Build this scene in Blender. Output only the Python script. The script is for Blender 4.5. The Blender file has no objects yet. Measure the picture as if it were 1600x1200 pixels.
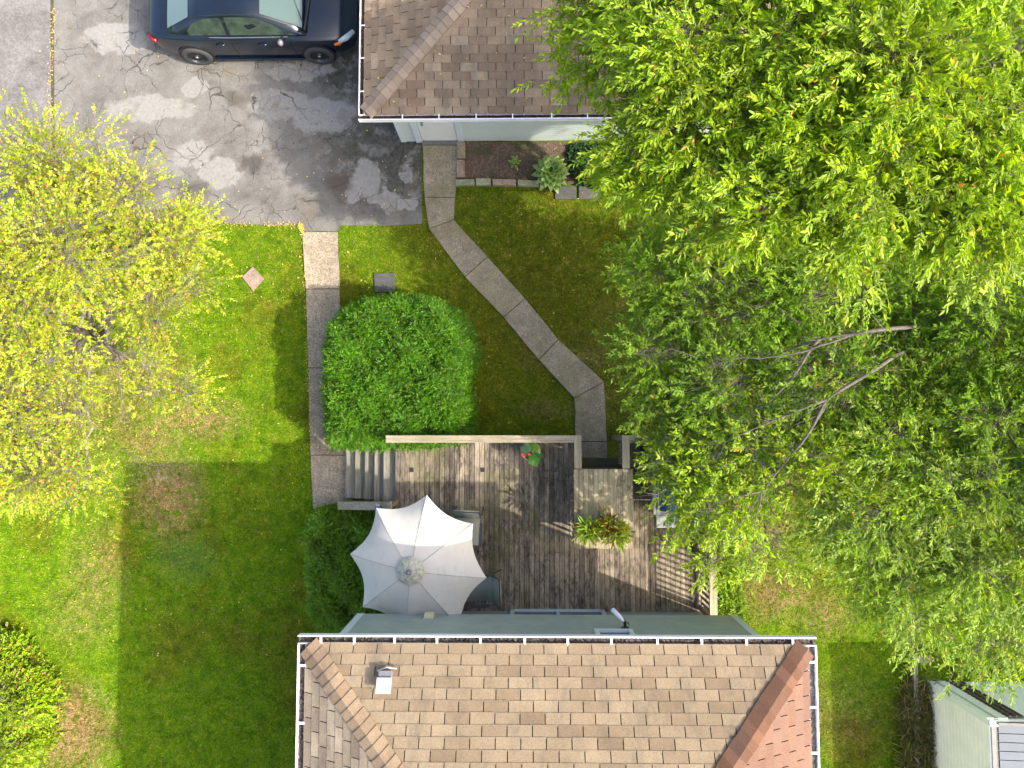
import bpy, math, random
import numpy as np
from mathutils import Matrix, Vector
random.seed(7); rng = np.random.default_rng(7)
SC = bpy.context.scene; COL = SC.collection
# ------------------------------------------------------------------ camera, world, sun, exposure
H = 15.3; FPX = 1109.0
Fv = Vector((-0.0157, 0.065, -1)).normalized()
Rv = Fv.cross(Vector((0, 1, 0))).normalized(); Uv = Rv.cross(Fv).normalized()
cam = bpy.data.cameras.new('camera'); camo = bpy.data.objects.new('camera', cam); COL.objects.link(camo)
cam.sensor_width = 36; cam.lens = 36*FPX/1600; cam.clip_end = 500; cam.clip_start = .1
M = Matrix(((Rv.x, Uv.x, -Fv.x, 0), (Rv.y, Uv.y, -Fv.y, 0), (Rv.z, Uv.z, -Fv.z, H), (0, 0, 0, 1)))
camo.matrix_world = M; SC.camera = camo
def W(px, py, z=0.0):
    """a point of the place seen at photo pixel (px,py) if it lies z metres above ground"""
    d = Rv*((px-800)/FPX)+Uv*((600-py)/FPX)+Fv
    t = (z-H)/d.z
    return Vector((d.x*t, d.y*t, z))
def PX(p):
    q = Vector(p)-Vector((0, 0, H)); w = q.dot(Fv)
    return 800+FPX*q.dot(Rv)/w, 600-FPX*q.dot(Uv)/w
SUNV = Vector((-1.03, .40, -1.0)).normalized()      # way the light travels
world = bpy.data.worlds.new('World'); SC.world = world; world.use_nodes = True
wn = world.node_tree; wn.nodes.clear()
sky = wn.nodes.new('ShaderNodeTexSky'); sky.sky_type = 'NISHITA'; sky.sun_disc = False
sky.sun_elevation = math.asin(-SUNV.z); sky.sun_rotation = math.atan2(-SUNV.x, -SUNV.y)
sky.dust_density = 5.0; sky.air_density = 1.0; sky.ozone_density = 0.3
bg = wn.nodes.new('ShaderNodeBackground'); bg.inputs[1].default_value = .15
wo = wn.nodes.new('ShaderNodeOutputWorld')
wn.links.new(sky.outputs[0], bg.inputs[0]); wn.links.new(bg.outputs[0], wo.inputs[0])
sl = bpy.data.lights.new('sun', 'SUN'); sl.energy = 2.45; sl.angle = math.radians(.55); sl.color = (1, .93, .80)
so = bpy.data.objects.new('sun', sl); COL.objects.link(so)
so.rotation_euler = SUNV.to_track_quat('-Z', 'Y').to_euler(); so.location = (8, -4, 20)
SC.view_settings.view_transform = 'Standard'; SC.view_settings.look = 'None'
SC.view_settings.exposure = 1.72; SC.view_settings.gamma = 1
SC.cycles.max_bounces = 8; SC.cycles.transmission_bounces = 3; SC.cycles.transparent_max_bounces = 4
# ------------------------------------------------------------------ node helpers
class NB:
    def __init__(s, name):
        s.m = bpy.data.materials.new(name); s.m.use_nodes = True; s.t = s.m.node_tree
        s.b = s.t.nodes['Principled BSDF']; s.out = s.t.nodes['Material Output']; s._p = None
    def n(s, ty, **k):
        x = s.t.nodes.new(ty)
        for a, b in k.items(): setattr(x, a, b)
        return x
    def put(s, sock, v):
        if isinstance(v, bpy.types.NodeSocket): s.t.links.new(v, sock)
        elif v is not None:
            if hasattr(sock.default_value, '__len__') and not isinstance(v, (int, float)):
                v = tuple(v)
                if len(sock.default_value) == 4 and len(v) == 3: v = v+(1,)
            sock.default_value = v
    def pos(s):
        if s._p is None: s._p = s.n('ShaderNodeNewGeometry').outputs['Position']
        return s._p
    def mul(s, vec, k):
        x = s.n('ShaderNodeVectorMath', operation='MULTIPLY'); s.put(x.inputs[0], vec); s.put(x.inputs[1], k); return x.outputs[0]
    def vadd(s, a, b):
        x = s.n('ShaderNodeVectorMath', operation='ADD'); s.put(x.inputs[0], a); s.put(x.inputs[1], b); return x.outputs[0]
    def noise(s, scale, detail=4, rough=.55, vec=None, dist=0, col=False):
        x = s.n('ShaderNodeTexNoise'); s.put(x.inputs['Vector'], vec if vec is not None else s.pos())
        x.inputs['Scale'].default_value = scale; x.inputs['Detail'].default_value = detail
        x.inputs['Roughness'].default_value = rough; x.inputs['Distortion'].default_value = dist
        return x.outputs['Color' if col else 'Fac']
    def math(s, op, a, b=None, clamp=False):
        x = s.n('ShaderNodeMath', operation=op, use_clamp=clamp); s.put(x.inputs[0], a)
        if b is not None: s.put(x.inputs[1], b)
        return x.outputs[0]
    def step(s, v, a, b):
        x = s.n('ShaderNodeMapRange'); s.put(x.inputs[0], v); x.inputs[1].default_value = a; x.inputs[2].default_value = b
        return x.outputs[0]
    def ramp(s, f, st):
        x = s.n('ShaderNodeValToRGB'); s.put(x.inputs[0], f); e = x.color_ramp.elements
        while len(e) < len(st): e.new(.5)
        for i, (p, c) in enumerate(st): e[i].position = p; e[i].color = tuple(c)+(1,)
        return x.outputs[0]
    def mix(s, f, a, b, blend='MIX'):
        x = s.n('ShaderNodeMix', data_type='RGBA', blend_type=blend)
        s.put(x.inputs[0], f); s.put(x.inputs[6], a); s.put(x.inputs[7], b); return x.outputs[2]
    def rnd(s):
        a = s.n('ShaderNodeNewGeometry').outputs['Random Per Island']; b = s.n('ShaderNodeObjectInfo').outputs['Random']
        return s.math('FRACT', s.math('ADD', a, b))
    def warp(s, scale, amp):
        c = s.noise(scale, 3, .6, col=True)
        return s.vadd(s.pos(), s.mul(s.vadd(c, (-.5, -.5, -.5)), (amp, amp, amp)))
    def blob(s, wp, px, py, z, rx, ry, a=.8, b=1.1):
        c = W(px, py, z); k = FPX/(H-z)
        v = s.mul(s.vadd(wp, (-c.x, -c.y, -c.z)), (k/rx, k/ry, 0))
        x = s.n('ShaderNodeVectorMath', operation='LENGTH'); s.put(x.inputs[0], v)
        return s.step(x.outputs['Value'], b, a)
    def bump(s, h, strength=.4, dist=.01):
        x = s.n('ShaderNodeBump'); x.inputs['Strength'].default_value = strength; x.inputs['Distance'].default_value = dist
        s.put(x.inputs['Height'], h); s.t.links.new(x.outputs[0], s.b.inputs['Normal'])
    def fin(s, col, rough=.8, metal=0, spec=None):
        s.put(s.b.inputs['Base Color'], col); s.put(s.b.inputs['Roughness'], rough); s.b.inputs['Metallic'].default_value = metal
        if spec is not None: s.b.inputs['Specular IOR Level'].default_value = spec
        return s.m
def simple(name, c, rough=.6, metal=0, var=.15, scale=6, bump=.15, rv=0.0, spec=None):
    n = NB(name); f = n.noise(scale, 5, .6); lo = [x*(1-var) for x in c]; hi = [min(1, x*(1+var)) for x in c]
    col = n.ramp(f, [(.3, lo), (.7, hi)])
    if rv: col = n.mix(1, col, n.ramp(n.rnd(), [(0, (1-rv,)*3), (1, (1+rv,)*3)]), 'MULTIPLY')
    if bump: n.bump(n.noise(scale*12, 3), bump, .004)
    return n.fin(col, rough, metal, spec)
def leafmat(name, stops, odd=None, odd_frac=.03, trans=.35, patch=.25, pscale=1.2, rough=.45):
    n = NB(name); r = n.rnd(); col = n.ramp(r, stops)
    p = n.noise(pscale, 2, .5); col = n.mix(1, col, n.ramp(p, [(.3, (1-patch,)*3), (.7, (1+patch*.6, 1+patch*.6, 1.0))]), 'MULTIPLY')
    if odd:
        g = n.math('GREATER_THAN', n.math('FRACT', n.math('MULTIPLY', r, 37.7)), 1-odd_frac)
        col = n.mix(g, col, n.ramp(n.math('FRACT', n.math('MULTIPLY', r, 91.3)), odd))
    n.fin(col, rough, 0, .35)
    tr = n.n('ShaderNodeBsdfTranslucent'); n.put(tr.inputs[0], n.mix(1, col, (1.5, 1.45, .5), 'MULTIPLY'))
    mx = n.n('ShaderNodeMixShader'); mx.inputs[0].default_value = trans
    n.t.links.new(n.b.outputs[0], mx.inputs[1]); n.t.links.new(tr.outputs[0], mx.inputs[2]); n.t.links.new(mx.outputs[0], n.out.inputs[0])
    return n.m
# ------------------------------------------------------------------ object helpers
def tag(o, label=None, cat=None, group=None, kind=None):
    if label: o['label'] = label
    if cat: o['category'] = cat
    if group: o['group'] = group
    if kind: o['kind'] = kind
    return o
def wm(o): return (wm(o.parent) @ o.matrix_parent_inverse @ o.matrix_basis) if o.parent else o.matrix_basis.copy()
def attach(o, p):
    if p is not None:
        o.parent = p; o.matrix_parent_inverse = wm(p).inverted()
def thing(name, label, cat, loc, group=None, rz=0):
    o = bpy.data.objects.new(name, None); COL.objects.link(o); o.location = loc; o.rotation_euler = (0, 0, rz)
    o.empty_display_size = .2
    return tag(o, label, cat, group)
def link(name, me, mat=None, parent=None, loc=None, rot=None):
    o = bpy.data.objects.new(name, me); COL.objects.link(o)
    if mat is not None and not me.materials: me.materials.append(mat)
    if loc is not None: o.location = loc
    if rot is not None: o.rotation_euler = rot
    attach(o, parent); return o
class MB:
    def __init__(s): s.v = []; s.f = []
    def add(s, vs, fs):
        k = len(s.v); s.v += [tuple(x) for x in vs]; s.f += [tuple(i+k for i in f) for f in fs]; return s
    def box(s, x0, x1, y0, y1, z0, z1, mat=None):
        vs = [(x0, y0, z0), (x1, y0, z0), (x1, y1, z0), (x0, y1, z0), (x0, y0, z1), (x1, y0, z1), (x1, y1, z1), (x0, y1, z1)]
        if mat is not None: vs = [mat @ Vector(p) for p in vs]
        return s.add(vs, [(0, 3, 2, 1), (4, 5, 6, 7), (0, 1, 5, 4), (1, 2, 6, 5), (2, 3, 7, 6), (3, 0, 4, 7)])
    def beam(s, a, b, w, h, up=(0, 0, 1)):
        a = Vector(a); b = Vector(b); d = (b-a); L = d.length; d.normalize(); u = Vector(up)
        sd = d.cross(u).normalized(); u = sd.cross(d)
        m = Matrix(((d.x, sd.x, u.x, a.x), (d.y, sd.y, u.y, a.y), (d.z, sd.z, u.z, a.z), (0, 0, 0, 1)))
        return s.box(0, L, -w/2, w/2, -h/2, h/2, m)
    def prism(s, poly, z0, z1):
        n = len(poly); ar = sum(poly[i][0]*poly[(i+1) % n][1]-poly[(i+1) % n][0]*poly[i][1] for i in range(n))
        if ar < 0: poly = list(poly)[::-1]
        vs = [(p[0], p[1], z0) for p in poly]+[(p[0], p[1], z1) for p in poly]
        return s.add(vs, [tuple(range(n-1, -1, -1)), tuple(range(n, 2*n))]+[(i, (i+1) % n, n+(i+1) % n, n+i) for i in range(n)])
    def tube(s, pts, radii, sides=6, cap=True):
        pts = [Vector(p) for p in pts]; n = len(pts); k = len(s.v)
        ref = Vector((.3, .2, .93)).normalized()
        for i, p in enumerate(pts):
            d = (pts[min(i+1, n-1)]-pts[max(i-1, 0)]).normalized()
            a = d.cross(ref)
            if a.length < 1e-3: a = d.cross(Vector((1, 0, 0)))
            a.normalize(); b = d.cross(a); r = radii[i] if hasattr(radii, '__len__') else radii
            for j in range(sides):
                t = 2*math.pi*j/sides; q = p+(a*math.cos(t)+b*math.sin(t))*r; s.v.append(tuple(q))
        for i in range(n-1):
            for j in range(sides):
                j2 = (j+1) % sides; s.f.append((k+i*sides+j, k+(i+1)*sides+j, k+(i+1)*sides+j2, k+i*sides+j2))
        if cap:
            s.f.append(tuple(k+j for j in range(sides))); s.f.append(tuple(k+(n-1)*sides+j for j in range(sides-1, -1, -1)))
        return s
    def lathe(s, c, prof, seg=20, axis='z', cap=False):
        k = len(s.v); n = len(prof)
        for (r, h) in prof:
            for j in range(seg):
                t = 2*math.pi*j/seg; a, b = r*math.cos(t), r*math.sin(t)
                s.v.append((c[0]+a, c[1]+b, c[2]+h) if axis == 'z' else (c[0]+a, c[1]-h, c[2]+b))
        for i in range(n-1):
            for j in range(seg):
                j2 = (j+1) % seg; s.f.append((k+i*seg+j, k+i*seg+j2, k+(i+1)*seg+j2, k+(i+1)*seg+j))
        if cap: s.f.append(tuple(k+(n-1)*seg+j for j in range(seg)))
        return s
    def mesh(s, name):
        me = bpy.data.meshes.new(name); me.from_pydata(s.v, [], s.f); me.update(); return me
    def build(s, name, mat, parent=None, smooth=False, kind=None, bevel=0):
        me = s.mesh(name)
        if smooth: me.polygons.foreach_set('use_smooth', [True]*len(me.polygons))
        o = link(name, me, mat, parent)
        if bevel:
            b = o.modifiers.new('bevel', 'BEVEL'); b.width = bevel; b.segments = 2; b.limit_method = 'ANGLE'
        if kind: o['kind'] = kind
        return o
def fastmesh(name, V, F, smooth=False):
    """V (n,3) array, F (m,k) array with one face size"""
    me = bpy.data.meshes.new(name); k = F.shape[1]
    me.vertices.add(len(V)); me.vertices.foreach_set('co', np.ascontiguousarray(V, dtype=np.float32).ravel())
    me.loops.add(F.size); me.loops.foreach_set('vertex_index', np.ascontiguousarray(F, dtype=np.int32).ravel())
    me.polygons.add(len(F)); me.polygons.foreach_set('loop_start', np.arange(0, F.size, k, dtype=np.int32))
    me.update(calc_edges=True); me.validate()
    return me
def unit(a): return a/np.maximum(np.linalg.norm(a, axis=-1, keepdims=True), 1e-9)
def pip(P, poly):
    x, y = P[:, 0], P[:, 1]; r = np.zeros(len(P), bool); n = len(poly)
    for i in range(n):
        x1, y1 = poly[i][0], poly[i][1]; x2, y2 = poly[(i+1) % n][0], poly[(i+1) % n][1]
        c = ((y1 > y) != (y2 > y)); 
        if y1 != y2: r ^= c & (x < (x2-x1)*(y-y1)/(y2-y1)+x1)
    return r
def pw(pts, z=0): return [W(a, b, z) for a, b in pts]
# leaves ---------------------------------------------------------------------
def leaf_geo(P, D, N, L, Wd, six=True):
    n = len(P); S = unit(np.cross(D, N)); N2 = np.cross(S, D)
    L = L[:, None]; Wd = Wd[:, None]
    if six:
        V = np.stack([P, P+D*L*.35+S*Wd*.5+N2*Wd*.14, P+D*L*.35-S*Wd*.5+N2*Wd*.14,
                      P+D*L*.7+S*Wd*.4+N2*(Wd*.08-L*.05), P+D*L*.7-S*Wd*.4+N2*(Wd*.08-L*.05), P+D*L-N2*L*.14], 1)
        F = np.array([[0, 1, 3, 5], [0, 5, 4, 2]])
    else:
        V = np.stack([P, P+D*L*.45+S*Wd*.5+N2*Wd*.12, P+D*L*.45-S*Wd*.5+N2*Wd*.12, P+D*L-N2*L*.08], 1)
        F = np.array([[0, 1, 3], [0, 3, 2]])
    k = V.shape[1]
    FF = (F[None]+(np.arange(n)*k)[:, None, None]).reshape(-1, F.shape[1])
    return V.reshape(-1, 3), FF
def sprays(B, D, TL, K, LL, LW, ang=.9, jit=.25, flat=.75, six=True):
    """B twig bases, D twig directions, TL twig lengths; K leaves set alternately along each twig"""
    n = len(B); up = np.array([0, 0, 1.0])
    NN = unit(up*flat+rng.normal(0, .35, (n, 3))); S = unit(np.cross(D, NN)); NN = np.cross(S, D)
    t = (np.arange(K)+.6)/K
    sg = np.where(np.arange(K) % 2 == 0, 1, -1)
    P = B[:, None]+D[:, None]*(TL[:, None, None]*t[None, :, None]); P[:, :, 2] -= (TL[:, None]*t[None]**2)*.15
    a = ang*(1-.55*t)[None, :, None]+rng.normal(0, jit, (n, K, 1))
    LD = unit(D[:, None]*np.cos(a)+S[:, None]*sg[None, :, None]*np.sin(a)+rng.normal(0, .18, (n, K, 3))+np.array([0, 0, -.12]))
    LN = unit(NN[:, None]+rng.normal(0, .3, (n, K, 3)))
    L = LL*rng.uniform(.5, 1.25, (n, K)); Wd = L*(LW/LL)*rng.uniform(.8, 1.2, (n, K))
    return leaf_geo(P.reshape(-1, 3), LD.reshape(-1, 3), LN.reshape(-1, 3), L.ravel(), Wd.ravel(), six)
def ribbons(A, Bp, w):
    """thin 3-sided sticks from A to B"""
    n = len(A); d = unit(Bp-A); a = unit(np.cross(d, np.array([.21, .13, .97]))); b = np.cross(d, a); w = np.broadcast_to(w, (n,))[:, None]
    c, s_ = -.5, .866
    V = np.stack([A+a*w, A+(a*c+b*s_)*w, A+(a*c-b*s_)*w, Bp+a*w*.5, Bp+(a*c+b*s_)*w*.5, Bp+(a*c-b*s_)*w*.5], 1).reshape(-1, 3)
    F = np.array([[0, 3, 4, 1], [1, 4, 5, 2], [2, 5, 3, 0]]); F = (F[None]+(np.arange(n)*6)[:, None, None]).reshape(-1, 4)
    return V, F
def curve_pts(a, b, n=6, sag=.1, jit=.08):
    a = Vector(a); b = Vector(b); L = (b-a).length; out = []
    for i in range(n+1):
        t = i/n; p = a.lerp(b, t); p.z += sag*L*4*t*(1-t)
        if 0 < i < n: p += Vector((random.uniform(-1, 1), random.uniform(-1, 1), random.uniform(-.6, .6)))*jit*L/n*1.6
        out.append(p)
    return out
def tree(name, label, cat, base, fork, lobes, leaf, bark, LL, LW, K=14, TL=.32, tw=22, dens=1.0, r0=.16, cr=.28, six=True,
         extra=(), group=None, bare=0.0, ang=.9, outw=(0, 0)):
    root = thing(name, label, cat, (base[0], base[1], 0), group)
    fk = Vector(fork); tr = MB(); tp = curve_pts((base[0], base[1], -.1), fk, 6, 0, .12); tr.tube(tp, [r0*(1-.35*i/6) for i in range(7)], 9); tr.build('trunk', bark, root, True)
    limbs = []
    TB = []; TD = []; SA = []; SB = []; br = MB()
    for (c, rx, ry, rz, dm) in lobes:
        c = Vector(c); start = fk.lerp(Vector(tp[4]), random.uniform(0, .8))
        lp = curve_pts(start, c, 7, .05, .35); R = r0*.5*min(1, .5+.25*max(rx, ry)); mb = MB()
        mb.tube(lp, [R*(1-.8*i/7)+.008 for i in range(8)], 7); mb.build('limb', bark, root, True)
        ncl = max(4, int(dens*dm*9*(rx*ry+.6*rz*(rx+ry)/2)))
        brs = []; u = unit(rng.normal(0, 1, (ncl, 3))); u[:, 2] = np.where(u[:, 2] < -.35, -u[:, 2], u[:, 2])
        rad = rng.uniform(.35, 1, (ncl, 1))**.45
        C = np.array(c)+u*rad*np.array([rx, ry, rz]); outd = unit(u*np.array([1, 1, .5]))
        for i in range(ncl):
            dd = [(p-Vector(C[i])).length for p in lp]; j = max(1, dd.index(min(dd))-random.randint(0, 2)); s0 = lp[j].lerp(lp[j-1], random.random())
            q = curve_pts(s0, C[i], 5, -.05, .5); rr = .007+.006*random.random(); brs.append(q)
            br.tube(q, [rr*(1.1-.7*k/5) for k in range(6)], 4, False)
        if bare and True: keep = rng.random(ncl) > bare
        else: keep = np.ones(ncl, bool)
        for i in range(ncl):
            m = tw if keep[i] else max(3, tw//3)
            off = rng.normal(0, cr, (m, 3))*np.array([1, 1, .55])
            b = C[i]+off*.8; d = unit(off*1.2/cr+outd[i]*1.3+np.array([outw[0], outw[1], .12])+rng.normal(0, .5, (m, 3))*np.array([1, 1, .5]))
            q = np.array(brs[i]); SA.append(q[rng.integers(2, 6, m)]); SB.append(b)
            if keep[i]: TB.append(b); TD.append(d)
            else:
                SA.append(b); SB.append(b+d*TL*1.3)
                TB.append(b[:1]); TD.append(d[:1])
    B = np.concatenate(TB); D = np.concatenate(TD); T = TL*rng.uniform(.6, 1.35, len(B))
    V, F = sprays(B, D, T, K, LL, LW, ang=ang, six=six)
    me = fastmesh('crown', V, F); o = link('crown', me, leaf, root); o['kind'] = 'stuff'
    E = B+D*T[:, None]; E[:, 2] -= T*.15
    V1, F1 = ribbons(np.concatenate(SA), np.concatenate(SB), .0028); V2, F2 = ribbons(B, E, .0024)
    o = link('twigs', fastmesh('twigs', np.concatenate([V1, V2]), np.concatenate([F1, F2+len(V1)])), bark, root); o['kind'] = 'stuff'
    o = br.build('branches', bark, root, True); o['kind'] = 'stuff'
    for pts, ra, rb in extra:
        P = [W(*p) for p in pts]; Q = []
        for i in range(len(P)-1):
            for k in range(3): Q.append(P[i].lerp(P[i+1], k/3)+Vector((random.uniform(-1, 1), random.uniform(-1, 1), 0))*.018*(1 if k else .3))
        Q.append(P[-1]); mb = MB(); n = len(Q); mb.tube(Q, [(ra+(rb-ra)*i/(n-1))*(1 if i < n-1 else .3) for i in range(n)], 7)
        for i in range(1, n):
            for _ in range(3 if i > n*.4 else 1):
                dr_ = (Q[i]-Q[i-1]).normalized(); sd_ = dr_.cross(Vector((0, 0, 1))).normalized()*random.choice((-1, 1)); lt = random.uniform(.18, .5)
                p0 = Q[i-1].lerp(Q[i], random.random()); p1 = p0+(dr_*.8+sd_*random.uniform(.3, .8)+Vector((0, 0, random.uniform(-.2, .3))))*lt; pm = p0.lerp(p1, .5)+sd_*.02
                r_ = max(.0025, .25*(ra+(rb-ra)*i/(n-1))); mb.tube([p0, pm, p1], [r_, r_*.7, .0015], 4)
                mb.tube([pm, pm+(dr_-sd_*.2)*lt*.4], [r_*.5, .0012], 3); mb.build('limb', bark, root, True)
    return root
def hedge(name, label, poly, h, edge, leaf, bark, LL, LW, n, K, TL, cat='shrub', lump=.08, ang=.7, six=False, inner=.16, base_z=0, group=None, topslope=None, updir=.8, dark=None):
    """clipped or dense shrub: polygon footprint (world xy), dome height h"""
    P0 = np.array([(p[0], p[1]) for p in poly]); lo = P0.min(0); hi = P0.max(0); cen = P0.mean(0)
    root = thing(name, label, cat, (cen[0], cen[1], base_z), group)
    def dist(Q):
        d = np.full(len(Q), 1e9)
        for i in range(len(P0)):
            a = P0[i]; b = P0[(i+1) % len(P0)]; ab = b-a; t = np.clip(((Q-a)@ab)/(ab@ab), 0, 1)
            d = np.minimum(d, np.linalg.norm(Q-(a+t[:, None]*ab), axis=1))
        return d
    def height(Q):
        d = dist(Q); s = np.clip(d/edge, 0, 1); z = h*np.sqrt(np.clip(1-(1-s)**2.6, 0, 1))
        z = z*(1+lump*(np.sin(Q[:, 0]*5.1+1)*np.cos(Q[:, 1]*4.3)+.6*np.sin(Q[:, 0]*11+Q[:, 1]*9)))
        return z
    Q = rng.uniform(lo, hi, (int(n*2.5), 2)); Q = Q[pip(Q, P0)][:n]; z = height(Q)
    d = dist(Q); zz = z-rng.exponential(.04, len(Q))
    sd = d < edge*.45; Q2 = np.repeat(Q[sd], 3, 0); z2 = np.repeat(z[sd], 3)*rng.uniform(.15, 1, 3*sd.sum()); Q = np.concatenate([Q, Q2]); zz = np.concatenate([zz, z2])
    e = .02; gx = (height(Q+[e, 0])-height(Q-[e, 0]))/(2*e); gy = (height(Q+[0, e])-height(Q-[0, e]))/(2*e)
    gx = np.clip(gx, -2, 2); gy = np.clip(gy, -2, 2)
    Nn = unit(np.stack([-gx, -gy, np.ones(len(Q))*.9], 1)); D = unit(Nn*updir+rng.normal(0, .65, Nn.shape)); D[:, 2] = np.abs(D[:, 2])*.8
    D = unit(D); B = np.stack([Q[:, 0], Q[:, 1], zz+base_z], 1)-Nn*TL*.5
    V, F = sprays(B, D, TL*rng.uniform(.6, 1.3, len(B)), K, LL, LW, ang=ang, six=six)
    o = link('foliage', fastmesh('foliage', V, F), leaf, root); o['kind'] = 'stuff'
    V2, F2 = ribbons(B-Nn*.15, B+D*TL*.8, .003)
    # woody core: forked stems
    mb = MB()
    for i in range(9):
        a = Vector((cen[0]+random.uniform(-.12, .12), cen[1]+random.uniform(-.12, .12), base_z-.05)); q = Q[random.randrange(len(Q))]
        zt = float(height(q[None])[0])*.75
        mb.tube(curve_pts(a, (q[0]*.85+cen[0]*.15, q[1]*.85+cen[1]*.15, base_z+zt), 5, .1, .2), [.03, .025, .02, .015, .01, .006], 5)
    o = link('stems', mb.mesh('stems'), bark, root); o['kind'] = 'stuff'
    o = link('twigs', fastmesh('twigs', V2, F2), bark, root); o['kind'] = 'stuff'
    # dense interior leaf mass
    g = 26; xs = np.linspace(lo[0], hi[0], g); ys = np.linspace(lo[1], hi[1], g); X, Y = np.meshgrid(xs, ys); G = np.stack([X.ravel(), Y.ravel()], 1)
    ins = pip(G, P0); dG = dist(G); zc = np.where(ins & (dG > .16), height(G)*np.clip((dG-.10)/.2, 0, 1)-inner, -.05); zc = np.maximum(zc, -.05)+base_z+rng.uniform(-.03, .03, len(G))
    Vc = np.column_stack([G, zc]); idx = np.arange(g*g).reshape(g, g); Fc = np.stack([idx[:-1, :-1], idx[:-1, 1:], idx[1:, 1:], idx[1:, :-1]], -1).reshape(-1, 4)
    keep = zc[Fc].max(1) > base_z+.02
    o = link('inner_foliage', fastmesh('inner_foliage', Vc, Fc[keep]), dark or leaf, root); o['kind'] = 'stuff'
    return root
# ------------------------------------------------------------------ materials
def lawn_colour(n, blade=False):
    wp = n.warp(2.2, .35)
    a = n.noise(.55, 4, .6); b = n.noise(3.5, 4, .65); c = n.noise(45, 2, .6)
    green = n.ramp(b, [(.28, (.07, .155, .004)), (.45, (.12, .24, .006)), (.6, (.165, .28, .008)), (.75, (.23, .31, .02))])
    olive = n.ramp(b, [(.28, (.085, .105, .006)), (.55, (.15, .155, .012)), (.8, (.27, .22, .05))])
    east = n.blob(wp, 830, 480, 0, 260, 330, .2, 1.2)
    col = n.mix(n.math('MULTIPLY', east, .75), green, olive)
    col = n.mix(n.step(a, .5, .72), col, olive)
    dry = n.ramp(b, [(.3, (.24, .17, .085)), (.7, (.42, .30, .19))])
    f = None
    for q in ((262, 775, 66, 72, 1.0), (235, 690, 55, 40, .8), (300, 655, 95, 38, .8), (150, 900, 55, 90, .5), (110, 1140, 75, 80, 1.0), (125, 960, 70, 60, .35), (230, 590, 80, 80, .55),
              (120, 620, 170, 150, .6), (1215, 930, 70, 45, .7), (1290, 960, 60, 40, .5), (1300, 1120, 120, 70, .25), (900, 560, 90, 25, .4), (860, 640, 60, 20, .35), (1180, 800, 90, 80, .8), (1250, 600, 330, 300, .55)):  # dry ground, plus golden sun patches painted on the central grass
        g = n.math('MULTIPLY', n.blob(wp, q[0], q[1], 0, q[2], q[3], .3, 1.15), q[4])
        f = g if f is None else n.math('MAXIMUM', f, g)
    f = n.math('MULTIPLY', f, n.step(n.noise(6.5, 6, .78), .42, .53), True)
    col = n.mix(f, col, dry)
    teal = n.math('MULTIPLY', n.blob(wp, 290, 870, 0, 60, 42, .2, 1.2), .35)
    col = n.mix(teal, col, (.12, .2, .09))
    spk = n.math('MULTIPLY', n.step(n.noise(9, 4, .7), .57, .68), .6)
    col = n.mix(spk, col, dry)
    col = n.mix(1, col, n.ramp(c, [(.3, (.66, .66, .66)), (.7, (1.35, 1.35, 1.3))]), 'MULTIPLY')
    col = n.mix(1, col, n.ramp(n.noise(13, 4, .75), [(.3, (.6, .64, .6)), (.7, (1.4, 1.35, 1.4))]), 'MULTIPLY')
    col = n.mix(1, col, (1.2, 1.1, 1.1), 'MULTIPLY')
    west = n.step(n.n('ShaderNodeSeparateXYZ').outputs[0], 0, 1) if False else n.blob(wp, 120, 900, 0, 420, 620, .3, 1.1)
    col = n.mix(west, col, n.mix(1, col, (1.12, 1.17, 1.0), 'MULTIPLY'))
    return col
def m_lawn():
    n = NB('lawn'); n.bump(n.noise(60, 3, .7), .8, .03); return n.fin(n.mix(1, lawn_colour(n), (.55, .55, .55), 'MULTIPLY'), .95, 0, .1)
def m_blade():
    n = NB('grass_blade'); c = lawn_colour(n)
    c = n.mix(1, c, n.ramp(n.rnd(), [(0, (.6, .72, .6)), (.5, (1.05, 1.08, .9)), (.9, (1.45, 1.3, 1.1)), (1, (2.4, 1.6, 2.2))]), 'MULTIPLY')
    n.fin(c, .6, 0, .2); tr = n.n('ShaderNodeBsdfTranslucent'); n.put(tr.inputs[0], n.mix(1, c, (1.3, 1.3, .6), 'MULTIPLY'))
    mx = n.n('ShaderNodeMixShader'); mx.inputs[0].default_value = .3
    n.t.links.new(n.b.outputs[0], mx.inputs[1]); n.t.links.new(tr.outputs[0], mx.inputs[2]); n.t.links.new(mx.outputs[0], n.out.inputs[0]); return n.m
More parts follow.
